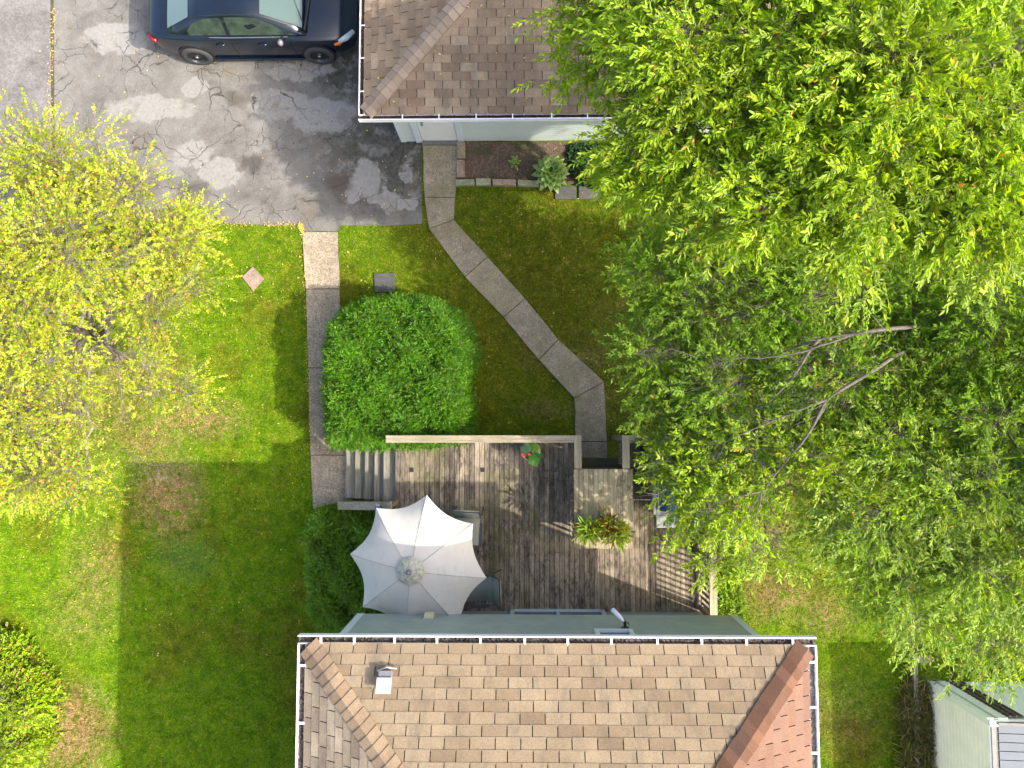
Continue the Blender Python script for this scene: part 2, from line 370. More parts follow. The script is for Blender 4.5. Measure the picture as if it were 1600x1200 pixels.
def m_asphalt():
    n = NB('cracked_asphalt'); wp = n.warp(1.6, .5); w2 = n.warp(2.6, .55)
    base = n.ramp(n.noise(1.1, 6, .68, dist=.3), [(.26, (.085, .08, .073)), (.4, (.14, .133, .123)), (.56, (.19, .182, .168)), (.78, (.245, .232, .212))])
    base = n.mix(n.math('MULTIPLY', n.step(n.noise(70, 4, .85), .40, .60), .6), base, n.mix(1, base, (.45, .45, .47), 'MULTIPLY'))
    base = n.mix(n.math('MULTIPLY', n.step(n.noise(70, 2, .6, vec=n.vadd(n.pos(), (7, 3, 0))), .6, .72), .4), base, (.38, .37, .34))
    dark = n.step(n.noise(1.7, 5, .7, vec=n.vadd(n.pos(), (31, 4, 0))), .52, .6)
    rt = n.blob(wp, 605, 240, 0, 170, 140, .3, 1.05); rt = n.math('MAXIMUM', rt, n.blob(wp, 545, 110, 0, 60, 70, .5, 1.1))
    mid = n.blob(wp, 330, 260, 0, 170, 90, .1, 1.1)
    m = n.math('MULTIPLY', dark, n.math('MAXIMUM', rt, n.math('MULTIPLY', mid, .6), True), True)
    m = n.math('MAXIMUM', m, n.math('MULTIPLY', rt, n.step(n.noise(3, 5, .7), .38, .5)))
    moss = n.ramp(n.noise(8, 5, .7), [(.35, (.03, .031, .026)), (.7, (.085, .08, .062))])
    base = n.mix(n.math('MULTIPLY', m, .92), base, moss)
    # pale repair patches
    pf = None
    for q in ((572, 276, 24, 34), (556, 300, 18, 18), (505, 182, 52, 34), (440, 165, 60, 26), (305, 135, 20, 16), (640, 275, 12, 14), (625, 320, 30, 12), (645, 318, 10, 10), (300, 240, 34, 22), (345, 270, 40, 26), (600, 310, 26, 14), (470, 110, 60, 18), (180, 60, 60, 30), (235, 170, 80, 22)):
        g = n.blob(w2, q[0], q[1], 0, q[2], q[3], .85, 1.02); pf = g if pf is None else n.math('MAXIMUM', pf, g)
    pale = n.ramp(n.noise(14, 4, .6), [(.3, (.19, .188, .182)), (.7, (.26, .255, .24))])
    base = n.mix(n.math('MULTIPLY', pf, .85), base, pale)
    br = n.math('MULTIPLY', n.step(n.noise(1.3, 5, .7, vec=n.vadd(n.pos(), (3, 14, 0))), .56, .66), .55)
    base = n.mix(br, base, (.13, .105, .08))
    # brown spots under the tree edge and dark oil stains
    for q in ((180, 290, 70, 40, (.07, .045, .035), .8), (395, 255, 24, 14, (.05, .045, .04), .8), (530, 290, 26, 18, (.07, .055, .045), .8), (370, 155, 22, 14, (.08, .07, .055), .7), (300, 300, 30, 18, (.06, .05, .045), .7)):
        base = n.mix(n.math('MULTIPLY', n.blob(w2, q[0], q[1], 0, q[2], q[3], .5, 1.2), q[5]), base, q[4])
    # cracks
    hs = []
    for sc, wd, off in ((.8, .008, (0, 0, 0)), (2.1, .012, (9, 2, 0)), (.35, .005, (3, 8, 0))):
        v = n.n('ShaderNodeTexVoronoi', feature='DISTANCE_TO_EDGE'); n.put(v.inputs['Vector'], n.mul(n.vadd(n.warp(3.0, .35), off), (1, 1, 0))); v.inputs['Scale'].default_value = sc
        c = n.step(v.outputs['Distance'], wd, wd*.25)
        if sc > 2: c = n.math('MULTIPLY', c, n.step(n.noise(.8, 3, .6), .48, .56))
        else: c = n.math('MULTIPLY', c, n.step(n.noise(1.0, 3, .6, vec=n.vadd(n.pos(), (5, 5, 0))), .47, .6))
        hs.append(c)
    cr = n.math('MAXIMUM', n.math('MAXIMUM', hs[0], hs[1]), hs[2])
    base = n.mix(n.math('MULTIPLY', cr, .8), base, (.035, .034, .03))
    spots = n.math('MULTIPLY', n.step(n.noise(16, 2, .5), .66, .7), n.blob(wp, 480, 215, 0, 130, 60, .4, 1.2))
    base = n.mix(spots, base, (.035, .033, .03))
    n.bump(n.math('SUBTRACT', n.noise(120, 3, .7), n.math('MULTIPLY', cr, 2)), .7, .008)
    return n.fin(base, .9, 0, .25)
def m_concrete(name, c, agg=.5, scale=60, stain=.3, green=0.0, rv=.08):
    n = NB(name); b = n.noise(1.8, 5, .65); lo = [x*.72 for x in c]; hi = [x*1.18 for x in c]
    col = n.ramp(b, [(.3, lo), (.68, hi)])
    col = n.mix(1, col, n.ramp(n.noise(11, 5, .8), [(.3, (.7, .69, .67)), (.7, (1.25, 1.22, 1.18))]), 'MULTIPLY'); a = n.noise(scale*.7, 3, .8); col = n.mix(agg, col, n.mix(1, col, n.ramp(a, [(.36, (.35, .34, .33)), (.5, (1, 1, 1)), (.64, (1.6, 1.55, 1.5))]), 'MULTIPLY'))
    col = n.mix(n.math('MULTIPLY', n.step(n.noise(4, 5, .7), .5, .68), stain), col, [x*.45 for x in c])
    if green: col = n.mix(n.math('MULTIPLY', n.step(n.noise(1.1, 4, .6, vec=n.vadd(n.pos(), (4, 4, 0))), .4, .62), green), col, (.15, .15, .055))
    col = n.mix(1, col, n.ramp(n.rnd(), [(0, (1-rv,)*3), (1, (1+rv,)*3)]), 'MULTIPLY')
    n.bump(a, .7, .006); return n.fin(col, .92, 0, .2)
DZ_ = .88
def m_wood(name, c, axis='y', dark=.6, rv=.28, darkscale=1.6, green=.25, thr=(.45, .62)):
    n = NB(name); st = (34, 1.4, 34) if axis == 'y' else ((1.4, 34, 34) if axis == 'x' else (34, 34, 1.4))
    g = n.noise(1.0, 5, .7, vec=n.mul(n.pos(), st)); col = n.ramp(g, [(.3, [x*.55 for x in c]), (.5, c), (.72, [min(1, x*1.35) for x in c])])
    r = n.rnd(); col = n.mix(1, col, n.ramp(r, [(0, (1-rv, 1-rv, 1-rv*.9)), (.5, (1, .97, .92)), (1, (1+rv, 1+rv*.95, 1+rv*.8))]), 'MULTIPLY')
    sv = n.mul(n.pos(), (2.6, .8, 1) if axis == 'y' else (.8, 2.6, 1))
    d = n.step(n.noise(darkscale, 6, .75, vec=sv), *thr)
    d2 = n.step(n.noise(9, 5, .8, vec=n.mul(n.pos(), (1.5, .6, 1) if axis == 'y' else (.6, 1.5, 1))), .42, .62)
    dd = n.math('MULTIPLY', n.math('MULTIPLY', d, n.math('ADD', n.math('MULTIPLY', d2, .75), .25)), dark)
    col = n.mix(dd, col, (.028, .024, .022))
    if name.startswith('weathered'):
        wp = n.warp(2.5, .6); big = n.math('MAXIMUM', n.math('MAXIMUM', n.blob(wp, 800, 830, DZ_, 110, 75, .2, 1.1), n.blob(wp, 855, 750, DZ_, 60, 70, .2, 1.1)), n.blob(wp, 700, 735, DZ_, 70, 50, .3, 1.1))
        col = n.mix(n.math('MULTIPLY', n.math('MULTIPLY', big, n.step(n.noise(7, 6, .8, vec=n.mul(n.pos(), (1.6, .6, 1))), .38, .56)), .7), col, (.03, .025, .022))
    if green: col = n.mix(n.math('MULTIPLY', n.step(n.noise(.9, 4, .6, vec=n.vadd(n.pos(), (11, 0, 0))), .5, .65), green), col, (.11, .115, .035))
    n.bump(g, .5, .004); return n.fin(col, .85, 0, .2)
def m_shingle(name, pal, var=.3, stain=None):
    n = NB(name); r = n.rnd(); col = n.ramp(r, pal)
    col = n.mix(.5, col, n.mix(1, col, n.ramp(n.noise(130, 2, .8), [(.35, (.35, .35, .35)), (.65, (1.65, 1.65, 1.65))]), 'MULTIPLY'))
    col = n.mix(1, col, n.ramp(n.noise(1.5, 4, .65), [(.3, (1-var,)*3), (.7, (1+var*.4,)*3)]), 'MULTIPLY')
    st = n.math('MULTIPLY', n.step(n.noise(1.6, 6, .75, vec=n.mul(n.pos(), (1.8, .6, 1))), .50, .72), .6)
    col = n.mix(st, col, stain or (.09, .075, .065))
    n.bump(n.noise(150, 2, .8), .5, .004); return n.fin(col, .93, 0, .15)
M_LAWN, M_BLADE, M_ASPH = m_lawn(), m_blade(), m_asphalt()
M_ROAD = m_concrete('grey_worn_paving', (.155, .15, .152), .3, 50, .3)
M_AGG = m_concrete('exposed_aggregate', (.26, .222, .17), .62, 42, .25)
M_CONC = m_concrete('old_concrete', (.27, .235, .18), .65, 60, .4, .35)
M_SLATE = m_concrete('dark_slab', (.085, .088, .085), .3, 60, .3)
M_PINK = m_concrete('pinkish_paver', (.28, .21, .175), .5, 70, .35)
M_BLOCK = m_concrete('mossy_block', (.27, .28, .2), .6, 60, .4, .45)
M_DECK = m_wood('weathered_decking', (.28, .235, .18), 'y', .95, .36, 1.7, .35, (.40, .56))
M_TREAD = m_wood('grey_stair_wood', (.25, .23, .19), 'y', .4, .12, 1.6, .3)
M_RAILX = m_wood('grey_rail_wood_lengthwise', (.30, .26, .19), 'x', .35, .08, 2, .3)
M_RAILY = m_wood('grey_rail_wood_crosswise', (.34, .29, .20), 'y', .3, .08, 2, .2)
M_BAL = m_wood('baluster_wood', (.22, .19, .13), 'z', .4, .15, 2, .4)
M_PLAT = m_wood('platform_wood', (.33, .28, .18), 'y', .85, .2, 1.3, .3, (.46, .6))
M_OLDD = m_wood('dark_step_wood', (.09, .08, .05), 'x', .5, .1, 2, .5)  # darker wood tone than the other treads
M_OLD = m_wood('rotten_edging_wood', (.2, .18, .13), 'y', .4, .1, 2, .4)
M_WHITE = simple('white_aluminium', (.78, .77, .82), .35, 0, .06, 3, 0)
M_SIDE_G = simple('pale_green_siding', (.46, .52, .49), .55, 0, .05, 4, .1)
M_SIDE_H = simple('grey_green_siding', (.27, .31, .28), .55, 0, .10, 4, .1)
M_TRIM = simple('pale_blue_trim', (.5, .57, .60), .45, 0, .05, 4, 0)
M_DOOR = simple('painted_door', (.62, .64, .62), .4, 0, .04, 3, 0)
M_SILL = simple('dark_metal_sill', (.12, .12, .11), .6, 0, .2, 9, .1)
M_SH_H = m_shingle('tan_shingle', [(0, (.185, .135, .088)), (.25, (.222, .167, .108)), (.6, (.247, .19, .124)), (1, (.268, .208, .137))], .2)
M_SH_L = m_shingle('grey_tan_shingle', [(0, (.22, .17, .12)), (.5, (.30, .235, .165)), (1, (.36, .285, .205))], .25)
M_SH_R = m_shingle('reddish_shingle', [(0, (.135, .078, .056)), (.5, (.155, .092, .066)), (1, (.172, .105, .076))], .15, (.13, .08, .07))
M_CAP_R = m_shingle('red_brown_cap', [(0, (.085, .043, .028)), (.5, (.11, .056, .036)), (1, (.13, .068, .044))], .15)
M_CAP_L = m_shingle('tan_cap', [(0, (.21, .145, .092)), (1, (.29, .21, .135))], .2)
M_SH_G = m_shingle('brown_shingle', [(0, (.18, .128, .085)), (.4, (.22, .162, .108)), (.8, (.255, .193, .13)), (1, (.30, .235, .16))], .28)
M_CAP_G = m_shingle('brown_cap', [(0, (.21, .16, .12)), (1, (.31, .245, .18))], .2)
M_FELT = simple('dark_roof_felt', (.045, .04, .035), .95)
M_LITTER = NB('gutter_litter'); M_LITTER.bump(M_LITTER.noise(60, 4, .8), 1, .02)
M_LITTER = M_LITTER.fin(M_LITTER.ramp(M_LITTER.noise(45, 4, .85, vec=M_LITTER.mul(M_LITTER.pos(), (1, 1, 1))), [(.3, (.012, .01, .008)), (.52, (.035, .024, .014)), (.62, (.12, .06, .02)), (.72, (.3, .17, .03)), (.85, (.4, .33, .2))]), .95)
M_MUCK = NB('wet_gutter_muck'); M_MUCK.bump(M_MUCK.noise(40, 4, .8), .8, .015)
M_MUCK = M_MUCK.fin(M_MUCK.ramp(M_MUCK.noise(14, 5, .85), [(.3, (.012, .011, .012)), (.55, (.035, .026, .02)), (.7, (.16, .14, .12))]), .6)
M_SOIL = NB('bare_soil'); M_SOIL.bump(M_SOIL.noise(35, 5, .8), 1, .04)
M_SOIL = M_SOIL.fin(M_SOIL.mix(M_SOIL.step(M_SOIL.noise(2.5, 4, .6), .45, .65), M_SOIL.ramp(M_SOIL.noise(22, 5, .75), [(.3, (.055, .035, .025)), (.55, (.15, .1, .075)), (.75, (.33, .25, .19))]), M_SOIL.ramp(M_SOIL.noise(30, 4, .7), [(.3, (.02, .025, .01)), (.7, (.1, .1, .04))])), .95)
M_BARK = simple('grey_bark', (.21, .185, .16), .9, 0, .3, 14, .5)
M_BARKL = simple('pale_bark', (.44, .39, .33), .9, 0, .25, 14, .5)
M_DARKST = simple('dark_stem', (.07, .05, .035), .9, 0, .3, 14, .4)
OR = [(0, (.50, .28, .03)), (.5, (.42, .16, .03)), (1, (.55, .42, .05))]
M_LF_A = leafmat('bright_oval_leaf', [(0, (.14, .25, .008)), (.4, (.225, .36, .010)), (.75, (.32, .45, .014)), (1, (.42, .53, .03))], OR, .012, .45, .3, .9)
M_LF_B = leafmat('mid_green_leaf', [(0, (.09, .19, .010)), (.5, (.16, .29, .012)), (1, (.24, .38, .02))], OR, .006, .55, .3, .9, .6)
M_LF_D = leafmat('olive_green_leaf', [(0, (.11, .21, .012)), (.5, (.18, .30, .016)), (.85, (.26, .38, .03)), (1, (.42, .48, .12))], OR, .008, .5, .25, 1, .55)
M_LF_E = leafmat('yellow_green_leaf', [(0, (.19, .29, .012)), (.45, (.32, .41, .02)), (.8, (.45, .50, .03)), (1, (.57, .50, .07))], [(0, (.45, .12, .06)), (.5, (.5, .25, .05)), (1, (.5, .3, .2))], .07, .45, .2, 1.2)
M_LF_S = leafmat('shrub_leaf', [(0, (.15, .27, .01)), (.5, (.26, .4, .012)), (1, (.42, .52, .03))], [(0, (.35, .1, .05)), (1, (.4, .25, .1))], .05, .35, .3, 1.5)
M_LF_H = leafmat('clipped_bush_leaf', [(0, (.045, .15, .005)), (.45, (.085, .24, .007)), (.85, (.13, .32, .010)), (1, (.22, .38, .015))], OR, .006, .5, .28, 3.0)
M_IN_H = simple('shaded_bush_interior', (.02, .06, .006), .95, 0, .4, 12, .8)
M_LF_I = leafmat('cedar_frond', [(0, (.06, .15, .006)), (.5, (.13, .27, .008)), (1, (.22, .38, .012))], None, 0, .25, .35, 2.5)
M_LF_IVY = leafmat('ivy_leaf', [(0, (.015, .05, .015)), (1, (.035, .10, .03))], None, 0, .3, .1, 3)  # leaf colour darkened to carry the shade beside the garage
M_FALL = leafmat('fallen_leaf', [(0, (.45, .36, .04)), (.4, (.55, .45, .08)), (.7, (.45, .2, .05)), (1, (.6, .52, .22))], None, 0, .1, 0, 1)
# ------------------------------------------------------------------ footprints in the place
DRIVE = pw([(-60, -90), (664, -90), (664, 222), (658, 226), (660, 350), (600, 353), (532, 352), (528, 361), (476, 361), (470, 353), (400, 351), (330, 350), (200, 352), (-60, 352)])
LP = [((473, 363), (528, 363)), ((479, 452), (531, 452)), ((483, 575), (535, 575)), ((486, 711), (541, 711)), ((490, 795), (543, 783))]
RP = [((660, 222), (716, 222)), ((664, 309), (711, 309)), ((671, 358), (709, 344)), ((727, 433), (762, 402)), ((787, 496), (820, 467)), ((842, 562), (872, 531)), ((897, 622), (943, 597)), ((900, 690), (948, 690)), ((905, 745), (948, 745))]
DZ = .88; CAPZ = DZ+.95
DX0 = W(617, 800, DZ).x; DX1 = W(1112, 800, DZ).x+.02; DY1 = W(700, 688, CAPZ).y-.03
hy = (W(466, 991, 5.33).y+W(1275, 997, 5.33).y)/2; HX0 = W(466, 991, 5.33).x; HX1 = W(1275, 997, 5.33).x     # outer gutter edge
UPY = hy-.33; LOY = UPY-.46; UZ = 2.95
ux = (W(560, 964, UZ), W(1150, 966, UZ)); UX0 = HX0+.28; UX1 = ux[1].x
print('house', HX0, HX1, hy, UPY, LOY, 'upper x', UX0, UX1, 'deck', DX0, DX1, DY1)
DY0 = LOY
LX1 = W(1098, 962, DZ).x
# ------------------------------------------------------------------ ground, drive, paths
g = MB().add([(-90, -90, -.0), (90, -90, 0), (90, 90, 0), (-90, 90, 0)], [(0, 1, 2, 3)]).build('lawn', M_LAWN, kind='structure')
MB().add([(p.x, p.y, .008) for p in DRIVE], [tuple(range(len(DRIVE)-1, -1, -1))]).build('driveway', M_ASPH, kind='structure')
e1 = [W(-60, -90, 0), W(80, -90, 0), W(84, 352, 0), W(-60, 352, 0)]
MB().add([(p.x, p.y, .012) for p in e1], [(3, 2, 1, 0)]).build('road', M_ROAD, kind='structure')
def grow(q, k):
    c = sum((Vector(p) for p in q), Vector())/len(q); return [c+(Vector(p)-c)*k for p in q]
def path(name, pairs, mat, bed):
    Wp = [(W(*a), W(*b)) for a, b in pairs]
    out = [p[0] for p in Wp]+[p[1] for p in reversed(Wp)]
    st = MB().prism(out, -.02, .010).build(name, bed, kind='structure')
    for i in range(len(Wp)-1):
        a, b = Wp[i]; c, d = Wp[i+1]
        gap = .007; q = []
        for (s_, e_) in ((a, c), (b, d)):
            L = (e_-s_).length; q.append((s_.lerp(e_, gap/L), s_.lerp(e_, 1-gap/L)))
        poly = [q[0][0]]
        for t in (.33, .66): poly.append(q[0][0].lerp(q[0][1], t)+Vector((random.uniform(-.012, .012), 0, 0)))
        poly += [q[0][1], q[1][1]]
        for t in (.66, .33): poly.append(q[1][0].lerp(q[1][1], t)+Vector((random.uniform(-.012, .012), 0, 0)))
        poly += [q[1][0]]
        MB().prism(poly, .0, .042+random.uniform(-.004, .008)).build('slab', mat, st, bevel=.006)
    return out
OL = path('straight_path', LP, M_AGG, M_SOIL)
OR_ = path('winding_path', RP, M_CONC, M_SOIL)
# strip of dirt and leaves in the joint between road and driveway
def flat_leaves(P, size, z0):
    n = len(P); a = rng.uniform(0, 6.28, n); D = np.stack([np.cos(a), np.sin(a), rng.normal(0, .15, n)], 1); D = unit(D)
    N = unit(np.stack([rng.normal(0, .25, n), rng.normal(0, .25, n), np.ones(n)], 1)); L = size*rng.uniform(.6, 1.4, n)
    return leaf_geo(np.column_stack([P, z0]), D, N, L, L*.5, True)
# ------------------------------------------------------------------ grass
n = 620000
G = np.column_stack([rng.uniform(-11.9, 11.6, n), rng.uniform(-7.6, 5.6, n)])
G0 = G; G = G+rng.normal(0, .018, (n, 2))+.05*np.column_stack([np.sin(G[:, 1]*7+np.sin(G[:, 0]*5)*2)*np.sin(G[:, 1]*2.3), np.sin(G[:, 0]*6.3+np.sin(G[:, 1]*4)*2)*np.sin(G[:, 0]*1.9)])
ok = np.ones(n, bool)
for pl in (DRIVE, OL, OR_, pw([(714, 222), (1000, 222), (1000, 291), (714, 291)])): ok &= ~pip(G, [(p[0], p[1]) for p in pl])
deckp = [(DX0-1.15, DY0), (DX1, DY0), (DX1, DY1), (DX0-1.15, DY1-.1)]; ok &= ~pip(G, deckp)
ok &= ~((G[:, 0] > UX0) & (G[:, 0] < UX1) & (G[:, 1] < LOY))
for pl in (pw([(379, 433), (396, 417), (413, 436), (396, 455)]), pw([(585, 428), (617, 427), (617, 457), (585, 457)]), pw([(868, 292), (935, 292), (935, 312), (868, 312)])): ok &= ~pip(G, [(p[0], p[1]) for p in pl])
G = G0[ok]; n = len(G); print('blades', n)
def vn(P, s, seed):      # cheap value noise
    r = np.random.default_rng(seed).random((97, 97)); q = P*s; i = np.floor(q).astype(int); f = q-i; f = f*f*(3-2*f)
    g_ = lambda a, b: r[(i[:, 0]+a) % 97, (i[:, 1]+b) % 97]
    return (g_(0, 0)*(1-f[:, 0])+g_(1, 0)*f[:, 0])*(1-f[:, 1])+(g_(0, 1)*(1-f[:, 0])+g_(1, 1)*f[:, 0])*f[:, 1]
hh = (.022+.045*vn(G, 3.1, 3)*vn(G, 9, 4))*rng.uniform(.6, 1.3, n)
a = rng.uniform(0, 6.28, n); wv = np.stack([np.cos(a), np.sin(a), 0*a], 1)*(.0065*rng.uniform(.6, 1.4, n))[:, None]
lean = rng.normal(0, .55, (n, 2))*hh[:, None]; B0 = np.column_stack([G, np.zeros(n)])
V = np.stack([B0-wv, B0+wv, B0+np.column_stack([lean, hh])], 1).reshape(-1, 3)
o = link('grass', fastmesh('grass', V, np.arange(3*n).reshape(-1, 3)), M_BLADE)
tag(o, 'short patchy lawn grass growing over the whole yard', 'grass', kind='stuff')
# ------------------------------------------------------------------ roofs
def clip(poly, a, b, c):       # keep a*x+b*y<=c
    out = []
    for i in range(len(poly)):
        p = poly[i]; q = poly[(i+1) % len(poly)]; dp = a*p[0]+b*p[1]-c; dq = a*q[0]+b*q[1]-c
        if dp <= 0: out.append(p)
        if (dp < 0) != (dq < 0): t = dp/(dp-dq); out.append((p[0]+(q[0]-p[0])*t, p[1]+(q[1]-p[1])*t))
    return out
def shingles(roof, O, U, V_, width_fn, rows, tab, ex, mat, jog=None, limit=300, used=None, th=.009, slots_only=False):
    """tabs on a roof plane: O eave origin, U along the eave, V_ up the slope; width_fn(v) -> (u0,u1)"""
    U = Vector(U).normalized(); V_ = Vector(V_).normalized(); N = U.cross(V_).normalized()
    if N.z < 0: N = -N
    Mx = Matrix(((U.x, V_.x, N.x, 0), (U.y, V_.y, N.y, 0), (U.z, V_.z, N.z, 0), (0, 0, 0, 1))); O = Vector(O)
    flip = Mx.to_3x3().determinant() < 0
    shared = None; rest = MB(); items = []
    for r in range(rows):
        v0 = r*ex; ua, ub = width_fn(v0); va, vb = width_fn(v0+ex)
        u = math.floor(ua/tab)*tab-(tab/2 if r % 2 else 0)+random.uniform(-.015, .015)
        while u < ub:
            g_ = .0065; poly = [(u+g_, v0), (u+tab-g_, v0), (u+tab-g_, v0+ex+.02), (u+g_, v0+ex+.02)]
            kk = (va-ua)/ex; poly = clip(poly, -1, kk, -(ua-kk*v0)); kb = (vb-ub)/ex
            if len(poly) > 2: poly = clip(poly, 1, -kb, ub-kb*v0)
            if len(poly) > 2: items.append((u, v0, poly, len(poly) == 4 and abs(poly[0][0]-(u+g_)) < 1e-6 and abs(poly[2][0]-(u+tab-g_)) < 1e-6 and abs(poly[3][0]-(u+g_)) < 1e-6))
            u += tab
    def vis(it):
        c = O+U*(it[0]+tab/2)+V_*it[1]; x, y = PX(c); return -20 < x < 1620 and -20 < y < 1220
    def pts(poly, u, v0):
        top = []; bot = []
        for (a_, b_) in poly:
            zt = th*(1-(b_-v0)/(ex+.02)*.75); top.append(Vector((a_-u, b_-v0, zt+.004))); bot.append(Vector((a_-u, b_-v0, 0)))
        return top, bot
    def faces(n_):
        f = [tuple(range(n_))]+[(i, n_+i, n_+(i+1) % n_, (i+1) % n_) for i in range(n_)]
        return [x[::-1] for x in f] if flip else f
    for it in items:
        u, v0, poly, full = it; n_ = len(poly); top, bot = pts(poly, u, v0); org = O+U*u+V_*v0
        if vis(it) and used[0] < limit:
            used[0] += 1
            if full and shared is not None: me = shared
            else:
                me = bpy.data.meshes.new('shingle'); me.from_pydata([tuple(p) for p in top+bot], [], faces(n_)); me.materials.append(mat); me.update()
                if full: shared = me
            o = bpy.data.objects.new('shingle', me); COL.objects.link(o); mm = Mx.copy()
            sh = random.uniform(-.003, .003); lift = random.uniform(0, .0015)
            mm.translation = org+V_*sh+N*lift; attach(o, roof); o.matrix_basis = mm
        else:
            k = len(rest.v); rest.v += [tuple(org+Mx.to_3x3() @ p) for p in top+bot]; rest.f += [tuple(i+k for i in f) for f in faces(n_)]
    if rest.v: o = rest.build('more_shingles', mat, roof); o['kind'] = 'stuff'
def caps(roof, P0, P1, nA, nB, dA, dB, mat, w=.15, ex=.145, lift=.022):
    """hip caps: folded tabs; dA,dB point down each plane square to the hip"""
    P0 = Vector(P0); d = Vector(P1)-P0; L = d.length; d.normalize(); k = int(L/ex)
    for i in range(k):
        a = P0+d*(i*ex); b = P0+d*(i*ex+ex*1.15); up = Vector((0, 0, 1)); j = random.uniform(-.006, .006)
        h0, h1 = .030+lift, .018+lift
        A0 = a+dA*(w+j)+nA*h0; A1 = b+dA*(w+j)+nA*h1; B0_ = a+dB*(w-j)+nB*h0; B1_ = b+dB*(w-j)+nB*h1; C0 = a+up*(h0+.014); C1 = b+up*(h1+.014)
        low = [p-up*.022 for p in (A0, C0, B0_)]
        m = MB().add([A0, C0, B0_, A1, C1, B1_]+low, [(0, 1, 4, 3), (1, 2, 5, 4), (6, 7, 1, 0), (7, 8, 2, 1), (0, 3, 6), (2, 8, 5)])
        m.build('ridge_cap', mat, roof)
def gutter(house, a, b, outn, hang, wdt=.125, litter=None, hw=.03):
    """a,b outer top corners, outn outward unit vector"""
    a = Vector(a); b = Vector(b); o_ = Vector(outn); d = (b-a).normalized(); up = Vector((0, 0, 1)); i_ = -o_
    m = MB(); t = .016
    def bar(off_in, dz0, dz1, th_):
        p = [a+i_*off_in, b+i_*off_in, b+i_*(off_in+th_), a+i_*(off_in+th_)]
        m.add([q+up*dz0 for q in p]+[q+up*dz1 for q in p], [(0, 1, 2, 3), (7, 6, 5, 4), (0, 4, 5, 1), (1, 5, 6, 2), (2, 6, 7, 3), (3, 7, 4, 0)])
    bar(0, -.11, 0, t); bar(t, -.11, -.10, wdt-t*2); bar(wdt-t, -.11, -.01, t-.008)
    g_ = m.build('gutter', M_WHITE, house)
    n_ = int((b-a).length/.03); vs = []; fs = []
    for i in range(n_+1):
        for j in range(4):
            p = a+d*(i*.03)+i_*(t+.001+(wdt-2*t-.002)*j/3)+up*(-.062+random.uniform(-.02, .02)*(1 if 0 < j < 3 else .5)); vs.append(p)
    for i in range(n_):
        for j in range(3): k = i*4+j; fs.append((k, k+1, k+5, k+4))
    l = MB().add(vs, fs).build('leaf_litter', litter, g_); l['kind'] = 'stuff'
    for h_ in hang:
        c = a+d*h_; mm = MB(); p = c+i_*t; q = c+i_*(wdt+.01)
        mm.beam(p-up*.006, q-up*.006, hw, .010); mm.build('hanger', M_WHITE, g_)
    return g_
def laps(x0, x1, y, z0, z1, lap, face, d=.016, axis='x'):
    """lap siding on the plane y=const (or x=const), face = outward sign"""
    m = MB(); z = z0; f = face
    while z < z1-.01:
        zt = min(z+lap, z1)
        zm = z+(zt-z)*.84; pr = ((y, z), (y+f*d, z), (y+f*d*.8, zm), (y+f*.0008, zt))
        vs = [((x0, q[0], q[1]) if axis == 'x' else (q[0], x0, q[1])) for q in pr]+[((x1, q[0], q[1]) if axis == 'x' else (q[0], x1, q[1])) for q in pr]
        m.add(vs, [(0, 1, 5, 4), (1, 2, 6, 5), (2, 3, 7, 6), (0, 3, 2, 1), (4, 5, 6, 7)]); z += lap
    return m
# ---- the house
EZ = 5.33; hs = .57
house = thing('house', 'two storey grey green house with tan shingle hip roof at the bottom edge', 'house', ((UX0+UX1)/2, UPY-3, 0))
wl = MB(); wl.box(UX0+.0, UX1, UPY-8, UPY, UZ, EZ-.03); wl.build('upper_wall', M_SIDE_H, house)
MB().box(UX0+.25, LX1, UPY-8, LOY, -.05, UZ).build('lower_wall', M_SIDE_H, house)
o = laps(UX0+.09, UX1-.09, UPY+.001, UZ, EZ-.04, .115, 1).build('upper_siding', M_SIDE_H, house); o['kind'] = 'stuff'
dx0, dx1 = W(800, 960, DZ).x, W(942, 960, DZ).x
for xa, xb in ((UX0+.25, dx0-.03), (dx1+.03, LX1-.05)):
    o = laps(xa, xb, LOY+.001, .2, UZ-.005, .115, 1).build('lower_siding', M_SIDE_H, house); o['kind'] = 'stuff'
o = laps(UPY-8, UPY-.09, UX1+.001, UZ, EZ-.04, .115, 1, axis='y').build('side_siding', M_SIDE_H, house); o['kind'] = 'stuff'
for x in (UX0, UX1-.09):
    MB().box(x-.012, x+.102, UPY-.1, UPY+.022, UZ-.01, EZ-.035).build('corner_trim', M_TRIM, house)
dr = MB(); dr.box(dx0-.03, dx0+.05, LOY, LOY+.05, DZ, 2.9); dr.box(dx1-.05, dx1+.03, LOY, LOY+.05, DZ, 2.9); dr.box(dx0+.05, dx1-.05, LOY, LOY+.06, DZ, DZ+.06)
dr.box((dx0+dx1)/2-.03, (dx0+dx1)/2+.03, LOY+.0, LOY+.045, DZ+.06, 2.9)
pd = dr.build('patio_door', M_TRIM, house)
M_GLASS = simple('dark_glass', (.03, .035, .04), .06, 0, .1, 2, 0, spec=.8)
for xa, xb in ((dx0+.05, (dx0+dx1)/2-.03), ((dx0+dx1)/2+.03, dx1-.05)): MB().box(xa, xb, LOY+.005, LOY+.02, DZ+.06, 2.85).build('pane', M_GLASS, pd)
